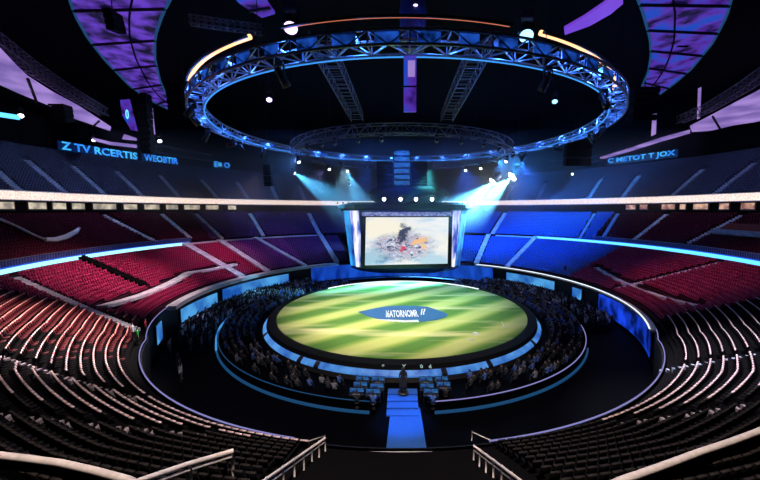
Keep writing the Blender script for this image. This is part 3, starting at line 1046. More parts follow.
# stage under the drum
structure(MB().prism([pol(r, t, -1.98) for r, t in [(28, 205), (41.5, 205)] + [(41.5, t) for t in range(200, 159, -5)] + [(41.5, 155), (28, 155)] + [(28, t) for t in range(160, 204, 5)]], 0.06).build('stage_floor', 'stage_floor'))

# ------------------------------------------------------------------ trusses
def ring_truss(name, cx, cy, r_in, r_out, z0, z1, bays, chord, m, label, panel=None, skip=None):
    root = empty(name, (cx * K, cy * K, z0 * K), label, 'truss')
    org = Vector(root.location)

    def P(r, k, z):
        a = 2 * PI * k / bays
        return (cx * K + r * K * math.sin(a), cy * K - r * K * math.cos(a), z * K)
    for r, z in ((r_in, z0), (r_in, z1), (r_out, z0), (r_out, z1)):
        MB().tube([P(r, k * 0.5, z) for k in range(bays * 2)], chord, 6, closed=True).build('chord_tube', m, root, org)
    for k in range(bays):
        mb = MB()
        t = chord * 0.6
        q = [P(r_in, k, z0), P(r_in, k, z1), P(r_out, k, z1), P(r_out, k, z0)]
        for i in range(4):
            mb.tube([q[i], q[(i + 1) % 4]], t, 4)
        mb.tube([P(r_in, k, z0), P(r_in, k + 0.5, z1), P(r_in, k + 1, z0)], t, 4)
        mb.tube([P(r_out, k, z1), P(r_out, k + 0.5, z0), P(r_out, k + 1, z1)], t, 4)
        mb.tube([P(r_in, k, z0), P(r_out, k + 0.5, z0), P(r_in, k + 1, z0)], t, 4)
        fr_ = mb.build('bay_frame', m, root, org)
        if panel and random.random() < 0.9:
            a, b_ = k + random.uniform(0.1, 0.2), k + random.uniform(0.6, 0.9)
            ro, ri = r_out - 0.15, r_in + random.uniform(0.3, 1.0)
            zz = z1 - random.uniform(0.2, 0.6)
            MB().prism([P(ri, a, zz), P(ro, a, zz), P(ro, b_, zz), P(ri, b_, zz)], 0.05).build('bay_panel', panel, fr_, org)
            MB().prism([P(ro, a, z0 + 0.1), P(ro + 0.06, a, z0 + 0.1), P(ro + 0.06, b_, z0 + 0.1), P(ro, b_, z0 + 0.1)], (z1 - z0) * 0.8 * K).build('bay_screen', 'led_truss', fr_, org)
    return root


big = ring_truss('ring_truss', 0.7, 68, 34.5, 36.6, 34.8, 36.1, 60, 0.11, 'truss_metal', 'large blue lit circular truss hanging over the field', 'truss_panel')
MB().tube([(pol(34.4, t, 34.65)[0] + 0.7 * K, *pol(34.4, t, 34.65)[1:]) for t in range(0, 360, 3)], 0.07, 6, closed=True).build('edge_light', 'led_edge', big, big.location)
small = ring_truss('ring_truss', 0, 82, 23.6, 25.4, 32.7, 34.3, 56, 0.07, 'dark_truss', 'smaller dark circular truss carrying lamps above the video screen')

for sgn, lab in ((-1, 'left'), (1, 'right')):
    root = empty('ladder_truss', (sgn * 7.6 * K, 46 * K, 35.6 * K), f'straight dark truss on the {lab} joining the two circular trusses', 'truss')
    org = Vector(root.location)
    x0, x1 = sgn * 6.6 * K, sgn * 8.6 * K
    for x in (x0, x1):
        for z in (35.0, 36.4):
            MB().tube([(x, 32.5 * K, z * K), (x, 58.5 * K, z * K)], 0.06).build('chord_tube', 'dark_truss', root, org)
    for k in range(18):
        y = (32.8 + k * 1.44) * K
        mb = MB()
        for z in (35.0, 36.4):
            mb.tube([(x0, y, z * K), (x1, y, z * K)], 0.04, 4)
        for x in (x0, x1):
            mb.tube([(x, y, 35 * K), (x, y + 0.72 * K, 36.4 * K), (x, y + 1.44 * K, 35 * K)], 0.04, 4)
        mb.build('rung_frame', 'truss_metal' if k % 2 else 'dark_truss', root, org)
# hangers from the ceiling to trusses
for k in range(8):
    a = k * 45 + 22.5
    p = pol(36.6, a, 36.1)
    tag(MB().tube([p, (p[0], p[1], 52 * K)], 0.03, 5).build('hanging_cable', 'black_metal', origin=p), 'thin black cable holding the large circular truss from the dark ceiling', 'cable', 'cables of the large circular truss')
for k in range(6):
    a = R(k * 60 + 30)
    p = (25.4 * K * math.sin(a), (82 - 25.4 * math.cos(a)) * K, 34.3 * K)
    tag(MB().tube([p, (p[0], p[1], 52 * K)], 0.03, 5).build('hanging_cable', 'black_metal', origin=p), 'thin black cable holding the smaller circular truss from the dark ceiling', 'cable', 'cables of the smaller circular truss')

# ------------------------------------------------------------------ roof lights
# orange neon arcs just outside the large truss
for a, b, m, lab in ((-55, -26, 'led_orange', 'bright orange neon arc above the left of the large circular truss'),
                     (23, 61, 'led_orange', 'bright orange neon arc above the right of the large circular truss'),
                     (-19, 17, 'led_orange_dim', 'dim orange neon arc above the near side of the large circular truss')):
    root = empty('neon_arc', pol(36, (a + b) / 2, 38), lab, 'neon light')
    n = 24
    pts = [pol(35.5, a + (b - a) * i / n, 37.7) for i in range(n + 1)]
    MB().tube(pts, 0.20 if m == 'led_orange' else 0.08, 8).build('neon_tube', m, root, root.location)
    MB().tube([(p[0] * 1.012, YC + (p[1] - YC) * 1.012, p[2] - 0.1) for p in pts], 0.12, 6).build('tube_mount', 'black_metal', root, root.location)

# big halo panels under the roof
def halo(outer, inner, z, m_main, label, name='halo_panel', thick=0.25, cross=5, edge='led_ring_low', zi=None):
    zi = z if zi is None else zi
    O_ = [Vector(at_z(x, y, z)) for x, y in outer]
    I_ = [Vector(at_z(x, y, zi)) for x, y in inner]

    def resample(P, n):
        d = [0]
        for a, b in zip(P, P[1:]):
            d.append(d[-1] + (b - a).length)
        out = []
        for i in range(n):
            s = d[-1] * i / (n - 1)
            k = max(j for j in range(len(d)) if d[j] <= s + 1e-9)
            k = min(k, len(P) - 2)
            out.append(P[k].lerp(P[k + 1], (s - d[k]) / (d[k + 1] - d[k])))
        return out
    n = 21
    O_, I_ = resample(O_, n), resample(I_, n)
    root = empty(name, O_[n // 2], label, 'light panel')
    org = Vector(root.location)
    mb = MB()
    vs = O_ + I_ + [p + Vector((0, 0, thick)) for p in O_] + [p + Vector((0, 0, thick)) for p in I_]
    fs = []
    for i in range(n - 1):
        fs += [(i, i + 1, n + i + 1, n + i), (2 * n + i, 3 * n + i, 3 * n + i + 1, 2 * n + i + 1), (i, 2 * n + i, 2 * n + i + 1, i + 1), (n + i, n + i + 1, 3 * n + i + 1, 3 * n + i)]
    fs += [(0, n, 3 * n, 2 * n), (n - 1, 3 * n - 1, 4 * n - 1, 2 * n - 1)]
    mb.add(vs, fs)
    mb.build('panel_face', m_main, root, org)
    if edge:
        MB().tube([p + Vector((0, 0, -0.05)) for p in O_], 0.13, 6).build('edge_tube', edge, root, org)
        MB().tube([p + Vector((0, 0, -0.05)) for p in I_], 0.13, 6).build('edge_tube', edge, root, org)
    for q in ((0.62,) if cross >= 4 else ()):
        MB().tube([a.lerp(b, q) + Vector((0, 0, -0.1)) for a, b in zip(O_, I_)], 0.10, 5).build('long_beam', 'matte_black', root, org)
    for k in range(cross):
        i = int((k + 0.7) * (n - 1) / cross)
        i = min(i, n - 1)
        MB().tube([O_[i] + Vector((0, 0, -0.15)), I_[i] + Vector((0, 0, -0.15))], 0.16, 6).build('cross_beam', 'black_metal', root, org)
    return root


halo([(66, -12), (75, 15), (88, 38), (105, 60), (130, 86), (150, 100), (170, 110)], [(176, -12), (163, 12), (155, 36), (155, 58), (160, 80), (166, 94), (176, 106)], 46, 'led_purple', 'large curved purple lit roof panel at the upper left')
halo([(734, -12), (727, 15), (713, 42), (692, 68), (676, 82), (660, 94)], [(634, -12), (643, 12), (650, 38), (651, 55), (648, 72), (641, 88)], 46, 'led_halo_blue', 'large curved blue and violet lit roof panel at the upper right')
halo([(-30, 22), (0, 50), (25, 76), (50, 92), (80, 108), (111, 128)], [(-30, 72), (0, 85), (20, 94), (50, 106), (75, 119), (110, 131)], 40, 'led_mauve', 'long mauve lit roof panel at the far left above the upper tier', cross=2, edge=None)
halo([(790, 72), (757, 93), (735, 104), (710, 117), (690, 127)], [(790, 112), (757, 122), (735, 125), (710, 131), (692, 132)], 40, 'led_mauve', 'mauve lit roof panel at the far right above the upper tier', cross=1, edge=None)
halo([(564, 29), (585, 17), (604, 4), (620, -10)], [(565, 35), (590, 26), (611, 14), (623, 4)], 44, 'led_violet', 'flat violet light strip under the roof right of the neon arc', name='light_strip', cross=0, edge=None)
halo([(222, -14), (240, 4), (262, 18)], [(258, -14), (268, 4), (275, 14)], 46, 'led_halo_blue', 'small dark blue roof panel between halo and circular truss', name='light_strip', cross=1, edge=None)
halo([(690, 131), (660, 139), (630, 149), (600, 158)], [(690, 133.5), (660, 142), (630, 151.5), (600, 160)], 38, 'led_mauve', 'thin mauve light line above the right upper tier', name='light_strip', cross=0, edge=None)
halo([(93, 139), (110, 143), (137, 146)], [(93, 140.5), (110, 145), (137, 148)], 37, 'led_mauve', 'thin mauve light line above the left text ribbon', name='light_strip', cross=0, edge=None)
halo([(-10, 112), (0, 114), (20, 117)], [(-10, 115), (0, 117), (20, 120)], 38, 'led_cyan', 'short cyan light line at the far left above the upper tier', name='light_strip', cross=0, edge=None)

# dark lighting trusses under the roof, outside the circular one
def box_truss(pts, half, m, lab, bays, low='grey_metal'):
    pts = [Vector(p) for p in pts]
    root = empty('lighting_truss', pts[len(pts) // 2], lab, 'truss')
    org = Vector(root.location)
    L = [0]
    for a, b in zip(pts, pts[1:]): L.append(L[-1] + (b - a).length)

    def P(u):
        s_ = u * L[-1]
        k = max(j for j in range(len(L) - 1) if L[j] <= s_ + 1e-9)
        return pts[k].lerp(pts[k + 1], (s_ - L[k]) / (L[k + 1] - L[k])), (pts[k + 1] - pts[k]).normalized()
    N_ = bays * 2
    C = [[], [], [], []]
    for i in range(N_ + 1):
        p, t = P(i / N_)
        w_ = t.cross(Vector((0, 0, 1))).normalized() * half
        h_ = Vector((0, 0, half))
        for j, q in enumerate((p - w_ - h_, p + w_ - h_, p + w_ + h_, p - w_ + h_)):
            C[j].append(q)
    for j in range(4):
        MB().tube(C[j], 0.06, 5).build('chord_tube', low if j < 2 else m, root, org)
    for b_ in range(bays):
        mb = MB()
        i = b_ * 2
        for j in range(4):
            j2 = (j + 1) % 4
            mb.tube([C[j][i], C[j2][i]], 0.04, 4)
            mb.tube([C[j][i], C[j2][i + 1], C[j][i + 2]], 0.035, 4)
        mb.build('bay_frame', m, root, org)
    for u in (0.1, 0.9):
        p, t = P(u)
        MB().tube([p, (p.x, p.y, 52 * K)], 0.03, 4).build('hanging_cable', 'black_metal', root, org)


box_truss([at_z(150, 147, 36.5), at_z(180, 153, 36.5), at_z(212, 158, 36.5)], 0.75, 'dark_truss', 'short dark box truss right of the black speaker tower at left', 9)
box_truss([at_z(-20, 28, 42), at_z(30, 66, 42), at_z(70, 92, 42), at_z(104, 112, 42)], 0.6, 'dark_truss', 'long dark curved truss above the far left mauve panel', 22, 'dark_truss')
box_truss([at_z(780, 62, 42), at_z(745, 86, 42), at_z(708, 108, 42), at_z(680, 120, 42)], 0.6, 'dark_truss', 'long dark curved truss above the far right mauve panel', 18, 'dark_truss')
box_truss([at_z(600, 158, 37), at_z(575, 162, 37), at_z(548, 164, 37)], 0.7, 'dark_truss', 'short dark box truss below the right end of the large circular truss', 8, 'dark_truss')
box_truss([at_z(190, 20, 47), at_z(225, 25, 47), at_z(262, 30, 47)], 0.4, 'dark_truss', 'small straight dark truss above the left neon arc', 10, 'dark_truss')

# hanging blue strip and pod in the middle
p0, p1 = at_y(410, 56, 33), at_y(410, 112, 33)
root = empty('hanging_light_strip', p0, 'narrow blue lit strip hanging below the near side of the large truss', 'light strip')
MB().box(((p0[0] + p1[0]) / 2, p0[1], (p0[2] + p1[2]) / 2 - 0.0), (0.9, 0.16, p0[2] - p1[2])).build('strip_face', 'led_halo_blue', root, root.location)
MB().box((p0[0] + 0.1, p0[1] - 0.1, p0[2] - 0.9), (0.5, 0.06, 1.1)).build('strip_highlight', 'led_mauve', root, root.location)
MB().box((p0[0], p0[1] - 0.02, (p0[2] * 0.45 + p1[2] * 0.55)), (1.0, 0.2, 0.1)).build('strip_bracket', 'black_metal', root, root.location)
p0 = at_y(413, 18, 35)
root = empty('lamp_pod', p0, 'rounded dark blue lamp pod above the near side of the large truss', 'lamp')
MB().lathe([(0.01, -1.9), (0.6, -1.7), (0.95, -0.9), (1.0, 0.4), (0.85, 1.6), (0.5, 2.3)], p0, 24).build('pod_body', 'drum_body', root, root.location)
MB().lathe([(0.01, -0.05), (0.12, -0.03), (0.16, 0.03)], (p0[0] + 0.15, p0[1] - 1.0, p0[2] + 0.3), 10).build('pod_lens', 'lamp_violet', root, root.location)
MB().box((p0[0] - 0.1, p0[1], p0[2] - 2.1), (1.9, 0.8, 0.4)).build('pod_bracket', 'black_metal', root, root.location)

# ------------------------------------------------------------------ moving heads
mh = empty('moving_head_lamp', (0, 0, 0), 'lamp', 'lamp')
MB().box((0, 0, -0.12), (0.42, 0.34, 0.22)).build('lamp_base', 'plastic_black', mh)
MB().box((-0.24, 0, -0.45), (0.06, 0.2, 0.5)).box((0.24, 0, -0.45), (0.06, 0.2, 0.5)).box((0, 0, -0.225), (0.54, 0.2, 0.06)).build('yoke', 'plastic_black', mh)
hd = MB().lathe([(0.01, 0.30), (0.14, 0.28), (0.19, 0.1), (0.19, -0.15), (0.24, -0.34), (0.01, -0.34)], (0, 0, -0.6), 14).build('lamp_head', 'plastic_black', mh)
ln_mesh = {}
for m in ('lamp_white', 'lamp_hot', 'lamp_blue', 'lamp_violet'):
    ln_mesh[m] = MB().lathe([(0.01, -0.37), (0.2, -0.37), (0.22, -0.34)], (0, 0, -0.6), 14).mesh('lens', m)
lens_o = bpy.data.objects.new('lens', ln_mesh['lamp_white']); COL.objects.link(lens_o); lens_o.parent = hd
snoot = MB().lathe([(0.01, 0.30), (0.14, 0.28), (0.19, 0.1), (0.19, -0.15), (0.24, -0.34), (0.25, -0.85), (0.23, -0.85), (0.22, -0.34)], (0, 0, -0.6), 14).mesh('lamp_head', 'plastic_black')
first = [True]


def lamp(loc, aim, label, m='lamp_white', scale=1.0, group=None, spot=None, hooded=False):
    o = mh if first[0] else copy_tree(mh)
    first[0] = False
    o.location = loc
    o.scale = (scale, scale, scale)
    tag(o, label, 'lamp', group)
    head = [c for c in o.children if c.name.startswith('lamp_head')][0]
    d = (Vector(aim) - Vector(loc)).normalized()
    piv = Vector((0, 0, -0.6))
    q = Vector((0, 0, -1)).rotation_difference(d)
    head.matrix_local = Matrix.Translation(piv) @ q.to_matrix().to_4x4() @ Matrix.Translation(-piv)
    head.children[0].data = ln_mesh[m]
    if hooded:
        head.data = snoot
    if spot:
        W, colr, ang = spot
        ld = bpy.data.lights.new('spot', 'SPOT')
        ld.energy = W; ld.color = colr; ld.spot_size = R(ang); ld.spot_blend = 1.0; ld.shadow_soft_size = 0.2
        lo = bpy.data.objects.new('spot_beam', ld)
        COL.objects.link(lo)
        lo.location = Vector(loc) + Vector((0, 0, -0.6 * scale)) + d * (0.92 if hooded else 0.45) * scale
        lo.rotation_euler = d.to_track_quat('-Z', 'Y').to_euler()
    return o


BLUE = (0.04, 0.22, 1.0)
CYAN = (0.10, 0.55, 1.0)
WARM = (1.0, 0.86, 0.62)


def small_pt(px, ring_y_sign=-1, r=24.6):
    """a point under the smaller truss on the line of sight of a pixel column; near or far arc"""
    t = (px - 402) / FPX
    # x = t*y ; x^2+(y-82)^2=r^2
    a = 1 + t * t; b = -2 * 82; c = 82 * 82 - r * r
    disc = b * b - 4 * a * c
    if disc < 0: disc = 0
    y = (-b + ring_y_sign * math.sqrt(disc)) / (2 * a)
    return (t * y * K, y * K, 32.6 * K)


heads = [(309, 'second'), (323, 'third'), (336, 'fourth'), (359, 'fifth'), (382, 'sixth'), (436, 'seventh'), (460, 'eighth'), (482, 'ninth'), (497, 'tenth'), (511, 'last')]
for i, (px, nm) in enumerate(heads):
    p = small_pt(px)
    s = -1 if px < 402 else 1
    aim = (s * (9 + 5 * abs(i - 4.5) / 4.5) * K + 1, (DY + 8) * K, 22 * K)
    lamp(p, aim, f"black moving lamp, {nm} from the left on near side of smaller truss", 'lamp_white', 1.0, 'lamps on the near side of the smaller truss',
         (60000, CYAN, 9) if i in (0, 2, 3, 6, 7, 9) else None)
far = [(300, 'left end'), (330, 'left part'), (348, 'middle left'), (465, 'middle right'), (480, 'right part'), (505, 'right end')]
for i, (px, nm) in enumerate(far):
    p = small_pt(px, 1)
    lamp(p, (p[0] * 0.2, 60 * K, 0), f'small bright lamp on the far side of the smaller truss, {nm}', 'lamp_white', 1.2, 'lamps on the far side of the smaller truss')
# bright stage wash lamps either side
for (px, py, y, m, W, aimp, lab, sc_) in ((518, 172, 104, 'lamp_hot', 1500000, (5 * K, 102 * K, 10 * K), 'blinding white stage lamp right of the smaller truss, higher', 5.0),
                                          (497, 178, 106, 'lamp_hot', 1100000, (5 * K, 103 * K, 11 * K), 'blinding white stage lamp right of the smaller truss, lower', 4.0),
                                          (293, 172, 102, 'lamp_white', 260000, (-6 * K, 106 * K, 14 * K), 'bright stage lamp left of the smaller truss, higher', 1.4),
                                          (346, 168, 106, 'lamp_white', 200000, (-10 * K, 112 * K, 14 * K), 'bright stage lamp behind left lamps of the smaller truss', 1.6),
                                          (349, 183, 105, 'lamp_white', 12000, (-12 * K, 112 * K, 14 * K), 'bright stage lamp low beside the dome of the screen', 1.4)):
    p = Vector(at_y(px, py, y)) + Vector((0, 0, 0.6 * sc_))
    lamp(p, aimp, lab, m, sc_, None, (W, (0.14, 0.58, 1.0) if W > 270000 else CYAN, 52 if W > 270000 else 44))
    tag(MB().tube([p, (p[0], p[1], 52 * K)], 0.04, 5).build('drop_pipe', 'black_metal', origin=p), 'black pipe holding the ' + lab, 'pipe')
# single roof lamps
for px, py, z, m, lab, sc_ in ((159, 139.5, 38, 'lamp_white', 'small white lamp right of the black speaker tower at left', 1.6), (93, 139, 38, 'lamp_white', 'small white lamp at the end of the left mauve line', 1.3),
                               (20, 114, 40, 'lamp_white', 'small white lamp at the far left by the mauve panel', 1.6), (269, 97, 39, 'lamp_violet', 'violet lamp inside the large circular truss at left', 1.6),
                               (573, 173, 33, 'lamp_white', 'small white lamp under the right of the large truss', 1.4), (563, 177, 33, 'lamp_blue', 'small bluish lamp under the right of the large truss', 1.4),
                               (555, 99, 39, 'lamp_blue', 'small blue lamp inside the right of the large truss', 1.5), (291, 22, 40, 'lamp_violet', 'round lamp above the large truss at upper left centre', 2.4),
                               (526, 30, 39, 'lamp_blue', 'round blue lamp above the large truss at right', 2.4)):
    p = Vector(at_z(px, py, z))
    p = Vector((p[0], p[1], p[2] + 0.6 * sc_))
    lamp(p, (p[0] * 0.5, p[1] - 20, 0), lab, m, sc_)
    tag(MB().tube([p, (p[0], p[1], 52 * K)], 0.03, 5).build('drop_pipe', 'black_metal', origin=p), 'thin black pipe holding the ' + lab, 'pipe')

# field and stand lamps on the large truss, with their beams
def ring_lamp(th, aim, W, colr, ang, lab, m='lamp_white', sc_=1.3):
    p = pol(35.5, th, 34.7)
    lamp(p, aim, lab, m, sc_, 'lamps under the large circular truss', (W, colr, ang), True)


FIELD = [(-150, (0.35, 0.75, 1.0), 16000), (-100, WARM, 26000), (-60, WARM, 30000), (-20, WARM, 26000), (25, (0.95, 0.95, 0.8), 14000), (75, (0.6, 0.95, 0.85), 12000), (120, (0.1, 0.8, 0.9), 20000), (165, (0.1, 0.8, 0.9), 16000)]
for th, c, W in FIELD:
    q = pol(8, th + 20, 0)
    ring_lamp(th, q, W * 0.95, c, 54, f"black lamp under the large truss lighting the field, {'left' if th < 0 else 'right'} side {abs(th)} degrees round" if False else
              f"black field lamp under the large truss, {dict(zip([f[0] for f in FIELD], ['far left', 'left', 'near left', 'nearest left', 'nearest right', 'near right', 'right', 'far right']))[th]}", 'lamp_white')

# stands (lamps are mounted on the truss and aimed outwards)
STAND = [(-52, pol(52, -48, 7), 105000, (1.0, 0.84, 0.83), 54, 'warm stand lamp aimed at the near left rows'),
         (-80, pol(52, -82, 8), 38000, (1.0, 0.72, 0.78), 62, 'pinkish stand lamp aimed at the left red seats'),
         (-112, pol(52, -112, 8), 22000, (0.95, 0.6, 0.9), 60, 'mauve stand lamp aimed at the left seats towards the stage'),
         (-142, pol(54, -138, 9), 14000, (0.35, 0.35, 1.0), 62, 'violet stand lamp aimed at the far left seats'),
         (44, pol(48, 40, 6), 60000, (0.86, 0.84, 1.0), 56, 'cool stand lamp aimed at the near right rows'),
         (84, pol(52, 82, 8), 9000, (1.0, 0.55, 0.6), 60, 'reddish stand lamp aimed at the right maroon seats'),
         (122, pol(58, 130, 9), 75000, (0.02, 0.14, 1.0), 84, 'deep blue stand lamp aimed at the right seats by the stage'),
         (150, pol(58, 152, 10), 85000, (0.02, 0.14, 1.0), 84, 'deep blue stand lamp aimed at the seats right behind the stage'),
         (-164, pol(58, -160, 10), 26000, (0.02, 0.14, 1.0), 80, 'deep blue stand lamp aimed at seats left behind the stage'),
         (-96, pol(80, -100, 29), 15000, (0.35, 0.5, 1.0), 80, 'bluish stand lamp aimed at the left upper tier'),
         (104, pol(80, 104, 29), 9000, (0.35, 0.5, 1.0), 80, 'bluish stand lamp aimed at the right upper tier'),
         (-130, pol(80, -136, 29), 22000, (0.12, 0.35, 1.0), 80, 'blue stand lamp aimed at the upper tier left of the stage'),
         (135, pol(80, 132, 28), 120000, (0.05, 0.3, 1.0), 80, 'blue stand lamp aimed at the upper tier right of the stage')]
for th, aim, W, c, ang, lab in STAND:
    ring_lamp(th, aim, W, c, ang, 'black ' + lab)
# truss warmers inside the large truss
for k in range(30):
    th = k * 12 + 5
    p = pol(35.6, th, 35.0)
    o = empty('truss_warmer', p, 'small blue lamp tucked inside the large circular truss', 'lamp', 'blue lamps inside the large circular truss')
    MB().lathe([(0.01, 0), (0.14, 0.0), (0.16, 0.25), (0.10, 0.3)], (0, 0, 0), 10).build('can', 'plastic_black', o)
    MB().lathe([(0.01, 0.31), (0.10, 0.31), (0.1, 0.29)], (0, 0, 0), 10).build('lens', 'lamp_blue', o)
    ld = bpy.data.lights.new('warmer', 'POINT'); ld.energy = 520; ld.color = (0.05, 0.2, 1.0); ld.shadow_soft_size = 0.25
    lo = bpy.data.objects.new('warmer_light', ld); COL.objects.link(lo); lo.location = (p[0], p[1], p[2] + 0.45)

# ------------------------------------------------------------------ hanging speakers and dark masses
def array(px0, px1, py0, py1, y, n, lab):
    a, b = Vector(at_y(px0, py0, y)), Vector(at_y(px1, py1, y))
    root = empty('speaker_stack', ((a.x + b.x) / 2, a.y, a.z), lab, 'loudspeaker')
    h = (a.z - b.z) / n
    for k in range(n):
        off = 0.35 * math.sin(k / n * 1.4)
        MB().box(((a.x + b.x) / 2, a.y + off, a.z - (k + 0.5) * h), (b.x - a.x, 1.4, h * 0.92), rx=0.06 * k).build('speaker_box', 'matte_black', root, root.location)
    MB().tube([((a.x + b.x) / 2, a.y, a.z), ((a.x + b.x) / 2, a.y, 52 * K)], 0.05, 5).build('hanging_cable', 'black_metal', root, root.location)
    return root


array(138, 152, 92, 152, 78, 9, 'tall black hanging speaker tower at upper left beside the lit strip')
array(50, 68, 90, 122, 66, 6, 'black hanging speaker stack in front of the mauve panel at left')
array(168, 186, 84, 118, 70, 5, 'black hanging speaker stack at the left end of the large truss')
array(633, 655, 88, 120, 70, 5, 'black hanging speaker stack at the right end of the large truss')
array(108, 118, 12, 30, 44, 4, 'black speaker cluster before the purple roof panel at upper left')
array(681, 687, -10, 46, 56, 8, 'slim black speaker column before the blue roof panel at upper right')
array(566, 590, 140, 166, 92, 3, 'black speaker stack under the right side of the large truss')
array(264, 272, 165, 186, 96, 4, 'small black speaker stack left of the bright stage lamps')

# small vertical signs
def vsign(poly_px, y, m, lab, s=None, mt='letters_white'):
    q = [Vector(at_y(px, py, y)) for px, py in poly_px]
    c = sum(q, Vector()) / len(q)
    root = empty('hanging_sign', c, lab, 'sign')
    n = len(q)
    vs = [p for p in q] + [p + Vector((0, 0.2, 0)) for p in q]
    fs = [tuple(range(n)), tuple(range(2 * n - 1, n - 1, -1))] + [(i, n + i, n + (i + 1) % n, (i + 1) % n) for i in range(n)]
    MB().add(vs, fs).build('sign_face', m, root, c)
    if s:
        tm = text_mesh(s, 1.0, 0.02)
        tm.transform(Matrix.Rotation(PI / 2, 4, 'X'))
        tm.transform(Matrix.Diagonal((1.2, 1, 2.2, 1)))
        tm.transform(Matrix.Translation((0, -0.15, 0)))
        tm.materials.append(MATS[mt])
        t = bpy.data.objects.new('lettering', tm); COL.objects.link(t); t.parent = root
    MB().tube([c + Vector((0, 0.3, 0)), (c.x, c.y + 0.3, 52 * K)], 0.04, 5).build('hanging_cable', 'black_metal', root, c)
    return root


vsign([(120, 100), (129, 99), (137, 131), (131, 130), (122, 115)], 80, 'led_halo_blue', 'tilted blue lit sign with round cyan mark left of speaker tower', '0', 'led_cyan')
vsign([(124, 134), (136, 138), (136, 140.5), (122, 139)], 80, 'led_mauve', 'small lavender lit panel under the tilted blue sign')
vsign([(149.5, 107), (152, 108), (154.5, 134), (152.5, 135)], 79, 'led_mauve', 'narrow vertical lavender light right of the speaker tower')
vsign([(653.5, 109), (657, 108), (656, 134), (652, 136)], 79, 'led_mauve', 'narrow vertical lavender light right of the large truss')
vsign([(699, 88), (701.5, 87), (700, 118), (698, 119)], 79, 'led_mauve', 'thin vertical lavender light below the right roof panel')

# ------------------------------------------------------------------ people
def person_mesh(name, pose, detail=0):
    """one skinned body; local y is forward, feet at z=0"""
    J = {'pelvis': (0, 0, 0.95), 'waist': (0, 0, 1.08), 'chest': (0, 0.01, 1.30), 'neck': (0, 0, 1.47), 'chin': (0, 0.02, 1.54), 'head': (0, 0.02, 1.64), 'crown': (0, 0.0, 1.73)}
    rad = {'pelvis': 0.15, 'waist': 0.125, 'chest': 0.155, 'neck': 0.055, 'chin': 0.075, 'head': 0.095, 'crown': 0.06}
    E = [('pelvis', 'waist'), ('waist', 'chest'), ('chest', 'neck'), ('neck', 'chin'), ('chin', 'head'), ('head', 'crown')]
    for s, n in ((-1, 'l'), (1, 'r')):
        if pose == 'sit':
            leg_ = {'hip': (s * 0.10, 0.02, 0.50), 'knee': (s * 0.13, 0.42, 0.50), 'ankle': (s * 0.13, 0.42, 0.08), 'toe': (s * 0.14, 0.56, 0.04)}
        elif pose == 'stride':
            leg_ = {'hip': (s * 0.10, 0, 0.88), 'knee': (s * 0.11, 0.10 + s * 0.10, 0.48), 'ankle': (s * 0.11, s * 0.2, 0.08), 'toe': (s * 0.12, s * 0.2 + 0.15, 0.035)}
        else:
            leg_ = {'hip': (s * 0.10, 0, 0.88), 'knee': (s * 0.12, 0.02, 0.48), 'ankle': (s * 0.13, -0.02, 0.08), 'toe': (s * 0.15, 0.13, 0.035)}
        dz = -0.42 if pose == 'sit' else 0
        if pose == 'cheer':
            arm = {'shoulder': (s * 0.19, 0, 1.40), 'elbow': (s * 0.30, 0.06, 1.62), 'wrist': (s * 0.27, 0.12, 1.86), 'hand': (s * 0.26, 0.13, 1.95)}
        elif pose == 'sit':
            arm = {'shoulder': (s * 0.19, 0, 1.40), 'elbow': (s * 0.25, 0.10, 1.14), 'wrist': (s * 0.16, 0.30, 1.04), 'hand': (s * 0.13, 0.38, 1.03)}
        else:
            arm = {'shoulder': (s * 0.19, 0, 1.40), 'elbow': (s * 0.25, -0.02, 1.13), 'wrist': (s * 0.24, 0.06, 0.89), 'hand': (s * 0.24, 0.09, 0.80)}
        for k, v in leg_.items(): J[k + n] = v
        for k, v in arm.items(): J[k + n] = (v[0], v[1], v[2])
        rad.update({'hip' + n: 0.095, 'knee' + n: 0.062, 'ankle' + n: 0.045, 'toe' + n: 0.04, 'shoulder' + n: 0.075, 'elbow' + n: 0.05, 'wrist' + n: 0.034, 'hand' + n: 0.036})
        E += [('pelvis', 'hip' + n), ('hip' + n, 'knee' + n), ('knee' + n, 'ankle' + n), ('ankle' + n, 'toe' + n), ('chest', 'shoulder' + n), ('shoulder' + n, 'elbow' + n), ('elbow' + n, 'wrist' + n), ('wrist' + n, 'hand' + n)]
    if pose == 'sit':
        for k in list(J):
            if k[:3] not in ('hip', 'kne', 'ank', 'toe'):
                J[k] = (J[k][0], J[k][1], J[k][2] - 0.42)
    ks = list(J)
    me = bpy.data.meshes.new(name)
    me.from_pydata([J[k] for k in ks], [(ks.index(a), ks.index(b)) for a, b in E], [])
    ob = bpy.data.objects.new(name, me)
    COL.objects.link(ob)
    md = ob.modifiers.new('skin', 'SKIN')
    md.use_smooth_shade = True
    for i, k in enumerate(ks):
        sv = me.skin_vertices[0].data[i]
        r = rad[k]
        sv.radius = (r, r * 0.8) if k in ('pelvis', 'waist', 'chest') else (r, r)
        sv.use_root = k == 'pelvis'
    if detail:
        ss = ob.modifiers.new('sub', 'SUBSURF'); ss.levels = detail; ss.render_levels = detail
    dg = bpy.context.evaluated_depsgraph_get()
    out = bpy.data.meshes.new_from_object(ob.evaluated_get(dg))
    bpy.data.objects.remove(ob)
    out.name = name
    return out, J


